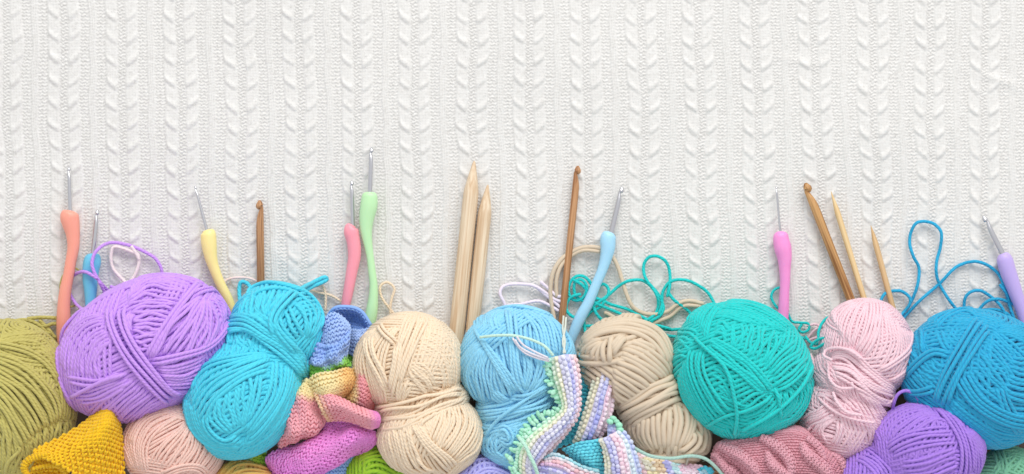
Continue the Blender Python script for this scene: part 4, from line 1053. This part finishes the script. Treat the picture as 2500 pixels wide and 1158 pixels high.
C.patch([[(250, 790, 185), (330, 820, 180), (400, 920, 165), (450, 1000, 155), (540, 1035, 150), (640, 1040, 150), (710, 1065, 145), (800, 1085, 140), (900, 1095, 130), (990, 1120, 120)],
         [(240, 900, 190), (310, 930, 190), (380, 1010, 180), (440, 1070, 170), (530, 1100, 165), (640, 1110, 165), (710, 1125, 160), (790, 1140, 155), (880, 1150, 145), (975, 1170, 125)],
         [(240, 1230, 170), (310, 1230, 170), (380, 1240, 165), (440, 1240, 155), (530, 1240, 150), (630, 1240, 150), (700, 1240, 145), (780, 1240, 140), (870, 1240, 130), (960, 1240, 115)]],
        speck(patchwork, .3, 9), "purl", w=12, hgt=11, z=zS2, name="scalloped_edge", fat=1.1)
mint = lin(hexc("AEF0D2"))
eb = []
for (x, y, dx, dy) in [(395, 200, -1, .1), (410, 255, -1, 0), (420, 330, -1, 0), (455, 425, -1, .2), (490, 460, -1, .1), (520, 515, -1, -.1), (500, 575, -1, -.3), (440, 610, -.3, -1), (400, 615, .1, -1), (340, 620, -.2, -1), (300, 655, -.7, -1), (270, 680, -.6, -1),
                       (240, 730, -1, -.5), (215, 770, -1, -.3), (180, 830, -1, -.6), (150, 880, -1, -.2), (110, 940, -.9, -.6), (70, 1000, -.8, -.8), (110, 1060, -1, -.5), (100, 1110, -.8, -.7), (140, 1150, -1, -.3), (150, 960, -1, 0), (200, 800, -1, -.8), (360, 650, -.4, -1), (430, 180, -.8, -.6)]:
    q = zS([(x, y)])[0]; eb.append((q[0], q[1], 198, dx, dy))
C.blobs(eb, mint, 5.2, 2.0, "picot_edge")
C.blobs([(x + rng.uniform(5, 11), y + rng.uniform(-1, 9), zz_ + 5, dx + rng.uniform(-.5, .5), dy + rng.uniform(-.5, .5)) for (x, y, zz_, dx, dy) in eb for _ in (0, 1)], lin(hexc("C0F4DC")), 4.6, 1.5, "picot_edge")
q = [zS([p])[0] for p in [(1010, 660), (1040, 690), (1060, 720), (980, 690), (1070, 760)]]
C.blobs([(a[0], a[1], 195, .8, .3) for a in q], mint, 6.5, 1.5, "picot_edge")
C.tail([[(1350, 868, 225), (1342, 858, 228), (1325, 842, 225), (1285, 826, 222), (1247, 819, 222), (1205, 820, 216), (1172, 824, 195)]], 3.4, hexc("CFF0E2"))
C.tail([[(1340, 878, 222), (1320, 872, 224), (1290, 860, 226), (1268, 846, 226), (1258, 830, 226)], [(1340, 882, 220), (1310, 874, 222), (1282, 862, 224), (1262, 842, 224), (1252, 826, 224)], [(1338, 874, 224), (1300, 856, 226), (1275, 840, 228), (1262, 822, 226)]], 2.6, hexc("EDE9F2"))
C.tail([[(1376, 862, 215), (1379, 832, 180), (1374, 806, 150), (1376, 772, 130)], [(1380, 862, 213), (1374, 835, 182), (1379, 806, 152), (1382, 775, 132)]], 2.4, hexc("E2E6DA"))
C.tail([[zS([(p[0], p[1])])[0] + (p[2],) for p in ((170, 830, 225), (230, 910, 232), (270, 1000, 232), (310, 1080, 228), (350, 1200, 215))]], 4.4, hexc("C6EFDC"))
C.tail([[zS2([(p[0], p[1])])[0] + (p[2],) for p in ((430, 970, 190), (540, 1025, 185), (690, 1045, 180), (840, 1028, 175), (950, 1055, 170), (1050, 1150, 160), (1090, 1200, 150))]], 4.0, hexc("B5D8CC"))
C.tail([[zS2([(p[0], p[1])])[0] + (p[2],) for p in ((800, 1090, 150), (810, 1060, 160), (830, 1020, 165), (840, 980, 165))]], 2.6, hexc("C9C2B4"))

# --- dusty rose cable knitting
zQ = Z(1700, 1000, 5.952)
C = Cloth("dusty rose cable knitted piece lying at the bottom, below the turquoise ball", "knitting", (1900, 1110), "knitted_cloth", 90)
def ropes(u, v):
    h = np.zeros_like(u)
    for (u0, u1, ph) in ((.16, .34, 0), (.38, .56, 2.2), (.60, .80, 4.0)):
        c = u0 + (u1 - u0) * v
        w_ = .035 + .0 * v
        wav = .035 * np.sin(v * 9 + ph)
        h = np.maximum(h, 24 * np.exp(-((u - c - wav) / w_) ** 2)); h = np.maximum(h, 20 * np.exp(-((u - c + wav) / w_) ** 2))
    return h - 3 * np.sin(u * 30) * .3
C.patch([[(255, 540, 110), (420, 430, 125), (620, 385, 130), (860, 345, 135), (1060, 268, 140), (1260, 240, 140), (1450, 232, 140), (1640, 310, 135), (1900, 525, 130), (2130, 620, 115)],
         [(200, 700, 130), (420, 560, 165), (660, 500, 180), (900, 470, 185), (1120, 420, 190), (1340, 390, 190), (1560, 410, 190), (1780, 520, 180), (2000, 660, 165), (2240, 740, 125)],
         [(250, 800, 120), (480, 740, 165), (720, 720, 190), (960, 700, 195), (1180, 680, 200), (1400, 660, 200), (1640, 680, 200), (1860, 740, 190), (2080, 820, 170), (2300, 880, 125)],
         [(480, 870, 105), (620, 900, 150), (800, 920, 180), (1000, 930, 190), (1220, 920, 195), (1440, 910, 195), (1680, 920, 195), (1900, 960, 185), (2110, 1000, 165), (2300, 1010, 125)],
         [(680, 1010, 90), (760, 1060, 120), (880, 1100, 150), (1040, 1110, 160), (1240, 1110, 165), (1460, 1110, 165), (1700, 1110, 165), (1920, 1120, 160), (2110, 1130, 140), (2300, 1140, 110)]],
        flatc("D99CA8"), "purl", w=8.6, hgt=6.6, z=zQ, name="purl_panel", thick=12)
C.patch([[(255, 560, 125), (330, 470, 140), (600, 405, 150), (860, 362, 155), (1060, 285, 158), (1260, 255, 158), (1450, 248, 158), (1640, 325, 152), (1900, 540, 148), (2110, 630, 140), (2240, 760, 135), (2295, 900, 130), (2300, 1050, 120)],
         [(290, 600, 145), (380, 520, 165), (620, 460, 175), (870, 410, 180), (1070, 340, 182), (1260, 305, 185), (1430, 305, 185), (1590, 370, 182), (1840, 590, 178), (2050, 690, 170), (2160, 800, 165), (2210, 920, 160), (2210, 1050, 150)]],
        flatc("DCA2AE"), "purl", w=7.5, hgt=6.5, z=zQ, name="selvedge", thick=9)

for path, wd_, z0_ in (([(330, 500), (480, 590), (620, 650), (760, 760), (870, 880), (900, 1060)], 30, (150, 178, 190, 195, 195, 175)),
                       ([(240, 640), (330, 700), (400, 820), (520, 900), (640, 1000), (680, 1120)], 26, (135, 150, 160, 165, 155, 135)),
                       ([(930, 400), (1080, 480), (1230, 590), (1340, 720), (1370, 880), (1320, 990)], 30, (188, 198, 205, 208, 206, 200)),
                       ([(1040, 610), (1070, 740), (1160, 850), (1290, 930), (1400, 1020), (1440, 1140)], 27, (190, 205, 207, 205, 195, 180)),
                       ([(1530, 480), (1570, 600), (1680, 720), (1830, 830), (1910, 930), (1960, 1080)], 30, (190, 205, 206, 200, 196, 180)),
                       ([(1600, 420), (1720, 500), (1800, 620), (1860, 720)], 22, (188, 190, 186, 184)),
                       ([(1950, 640), (2070, 720), (2140, 860), (2160, 1020)], 20, (165, 165, 162, 155))):
    C.ribbon(path, wd_, flatc("DDA4B0"), z0_, dome=11, z=zQ, style="v", w=10.5, hgt=8.6, name="cable_rope", thick=8)

# ------------------------------------------------------------------ crochet hooks and needles
def loft(buf, pts, depth=.82, zlift=2.0, sides=20, sub=5, zs=None, C=None):
    """body traced as centre and width, rounded in section, lying on the blanket"""
    p = np.array(pts, float); m = len(p) * sub
    q = cr(p, m)
    L = np.gradient(q[:, :2], axis=0); L /= np.linalg.norm(L, axis=1)[:, None] + 1e-9
    hw = np.maximum(q[:, 2] / 2, .3)
    zc = (hw.max() * depth + zlift) if zs is None else np.interp(np.linspace(0, 1, m), np.linspace(0, 1, len(zs)), zs)
    zc = np.broadcast_to(zc, (m,))
    X, Y = unproj(q[:, 0], q[:, 1], zc)
    P = np.stack([X, Y, zc], 1)
    T = np.concatenate([L, np.zeros((m, 1))], 1); B = np.stack([-L[:, 1], L[:, 0], np.zeros(m)], 1); N = np.array([0, 0, 1.0])
    a = np.linspace(0, 2 * math.pi, sides, endpoint=False)
    P = np.concatenate([P[:1], P, P[-1:]]); B = np.concatenate([B[:1], B, B[-1:]]); hw = np.concatenate([[.02], hw, [.02]]); m += 2
    V = P[:, None] + hw[:, None, None] * (np.cos(a)[None, :, None] * B[:, None] + depth * np.sin(a)[None, :, None] * N)
    i, j = np.meshgrid(np.arange(m - 1), np.arange(sides), indexing='ij')
    q0 = (i * sides + j).ravel(); q1 = (i * sides + (j + 1) % sides).ravel()
    buf.add(V.reshape(-1, 3), np.stack([q0, q1, q1 + sides, q0 + sides], 1), None, C)

def hookhead(tip, base, w, side, k=1.0):
    """centre line and widths of a hook: rounded head, throat cut in from one side, full shaft"""
    t = np.array(tip, float); b = np.array(base, float); d = b - t; L = np.linalg.norm(d); d = d / L; n = np.array([-d[1], d[0]]) * side
    f = lambda s, o, ww: (*(t + d * s * k + n * o * w), ww * w)
    return [f(0, 0, .22), f(1.2, 0, .46), f(3.8, 0, .76), f(7, -.02, 1.0), f(8.6, .03, .94), f(9.6, .2, .56), f(12, .22, .54), f(16, .16, .66), f(23, .06, .88), f(34, 0, 1.0)], (t, d, L)

def metal_hook(label, tip, base, w, handle, rgb, side=1, thin_tip=1.0):
    g = "crochet hooks standing out above the yarn"
    o = empty("crochet_hook", label, "crochet hook", ((base[0] - CX) * K, -(base[1] - CY) * K, 0), g)
    hw = max(h[2] for h in handle) * .41 + 2
    b = Buf(); pts, (t, d, L) = hookhead(tip, base, w * thin_tip, side, k=max(w, 5) / 9)
    pts = [p for p in pts] + [(*(t + d * (L * .6)), w), (*(t + d * (L + 14)), w * 1.02)]
    z0 = w * .5 + 3
    loft(b, pts, depth=.9, zs=[z0 + (hw - z0) * s for s in np.linspace(0, 1, len(pts))])
    b.build("shaft", metal, o)
    b = Buf()
    hd = [tuple(h) for h in handle]
    t0 = np.array(hd[0][:2], float); t1 = np.array(hd[1][:2]); dd = (t0 - t1).astype(float); dd /= np.linalg.norm(dd) + 1e-9
    hd = [(*(t0 + dd * 1.5), 4)] + hd
    loft(b, hd, depth=.82, sides=28, sub=7)
    b.build("handle", plastic("handle_" + "_".join(label.split()[:2]), rgb), o)

metal_hook("metal hook with a salmon orange handle, farthest left", (168, 407), (171, 515), 8.5, [(171, 515, 26), (170, 520, 40), (170, 531, 46), (173, 546, 43), (178, 573, 34), (179, 604, 29), (173, 639, 27), (167, 674, 27), (160, 708, 29), (156, 743, 31), (155, 780, 34), (152, 812, 28), (152, 845, 22)], hexc("F2A28E"))
metal_hook("metal hook with a short aqua blue handle behind lilac loops", (238, 512), (227, 622), 10.5, [(227, 620, 24), (227, 626, 36), (225, 640, 43), (222, 658, 41), (220, 684, 36), (221, 708, 32), (220, 743, 24), (218, 775, 20), (216, 800, 20)], hexc("6FC4E2"))
metal_hook("metal hook with a pastel yellow handle", (476, 454), (505, 563), 7, [(507, 562, 22), (509, 570, 35), (509, 580, 38), (511, 601, 37), (515, 629, 31), (523, 656, 26), (537, 691, 24), (554, 725, 24), (566, 752, 22), (578, 785, 20)], hexc("F8E49A"), thin_tip=.9)
metal_hook("metal hook with a coral pink handle beside the green one", (859, 441), (861, 551), 9.5, [(860, 550, 18), (857, 556, 31), (858, 568, 37), (862, 585, 34), (865, 605, 33), (865, 630, 31), (859, 663, 28), (853, 697, 26), (847, 730, 24), (841, 760, 20), (836, 790, 18)], hexc("F59CAB"))
metal_hook("metal hook with a long pale green handle, the tallest of all", (907, 360), (903, 472), 10.5, [(902, 470, 24), (902, 476, 36), (902, 487, 40), (900, 506, 42), (895, 535, 36), (894, 564, 29), (898.5, 597, 22), (904, 630, 18), (908, 663, 19), (912, 697, 20), (911, 730, 24), (907.5, 759, 29), (902, 788, 29), (893, 818, 24)], hexc("BDE6B4"))
metal_hook("metal hook with a baby blue handle leaning over the turquoise tangle", (1519, 456), (1492, 569), 12.5, [(1488, 567, 20), (1486, 574, 34), (1484, 588, 38), (1484, 604, 36), (1480, 628, 30), (1471, 658, 25), (1454, 698, 24), (1437, 738, 26), (1416, 777, 28), (1399, 817, 25), (1390, 842, 22)], hexc("A8D8F2"), side=1)
metal_hook("fine steel hook with a bubblegum pink handle", (1895, 455), (1905, 567), 5, [(1907, 566, 20), (1907, 573, 34), (1907, 585, 39), (1911, 606, 42), (1915, 628, 36), (1916, 654, 29), (1916.5, 686, 25), (1915, 717, 24), (1913.5, 750, 26), (1911, 790, 26)], hexc("F296D2"), thin_tip=1.0)
metal_hook("metal hook with a lavender handle at the right edge", (2400, 527), (2449, 622), 13, [(2447, 620, 20), (2450, 627, 34), (2454, 639, 40), (2460, 660, 40), (2469, 686, 38), (2480, 717, 34), (2492, 750, 30), (2503, 785, 28), (2512, 815, 28), (2520, 850, 34)], hexc("BDA9E2"), side=-1)

def stick(name, label, cat, pts, mat, depth=.95, grp=None, zl=2):
    o = empty(name, label, cat, ((pts[-1][0] - CX) * K, -(pts[-1][1] - CY) * K, 0), grp)
    b = Buf(); loft(b, pts, depth=depth, sides=24, sub=6, zlift=zl)
    b.build("shaft", mat, o); return o
def ang(a, b): return math.atan2((b[0] - a[0]), (b[1] - a[1]))
g1 = "wooden crochet hooks"; g2 = "wooden knitting needles"
def wooden_hook(label, tip, end, w, side, mat, k=1.6):
    pts, (t, d, L) = hookhead(tip, end, w, side, k=k)
    pts += [(*(t + d * s), w * q) for s, q in ((L * .45, 1.0), (L * .75, 1.0), (L + 10, 1.0))]
    return stick("crochet_hook", label, "crochet hook", pts, mat, grp=g1)
wooden_hook("reddish brown wooden hook standing upright above the cyan skein", (634, 489), (637, 720), 18.5, -1, wood("cherry_wood", hexc("875A37"), hexc("C49468"), -ang((634, 489), (637, 720))), 1.9)
wooden_hook("slim brown wooden hook beside the baby blue handle", (1411, 405), (1369, 810), 17, 1, wood("walnut_wood", hexc("98663E"), hexc("C7976C"), -ang((1411, 405), (1369, 810))), 1.8)
wooden_hook("leaning honey brown wooden hook with a rounded tip", (1966, 447), (2090, 765), 21, 1, wood("honey_wood", hexc("8C5B2E"), hexc("CB9D66"), -ang((1966, 447), (2090, 765))), 2.0)
def needle(label, tip, end, w, taper, mat):
    t = np.array(tip, float); e = np.array(end, float); d = e - t; L = np.linalg.norm(d); d /= L
    pts = [(*(t + d * s), ww) for s, ww in ((0, 1.5), (3, w * .16), (taper * .35, w * .5), (taper * .75, w * .88), (taper, w), (taper + 40, w), (L * .7, w), (L, w))]
    return stick("knitting_needle", label, "knitting needle", pts, mat, grp=g2)
pale = wood("birch_wood", hexc("CEAF8C"), hexc("E8D5BA"), -ang((1158, 392), (1110, 850)))
needle("thick pale birch needle, the taller of the pair by the cream skein", (1158, 393), (1110, 855), 37, 85, pale)
needle("thick pale birch needle, the shorter of the pair by the cream skein", (1191, 451), (1148, 855), 33, 75, pale)
needle("thin straw coloured bamboo needle beside the honey brown hook", (2029, 468), (2122, 770), 14, 60, wood("bamboo_light", hexc("D8B47C"), hexc("E8CB9B"), -ang((2029, 468), (2122, 770))))
needle("short thin tan bamboo needle nearest the blue loops", (2126, 551), (2190, 790), 14, 50, wood("bamboo_tan", hexc("C59E6C"), hexc("DDBA8C"), -ang((2126, 551), (2190, 790))))
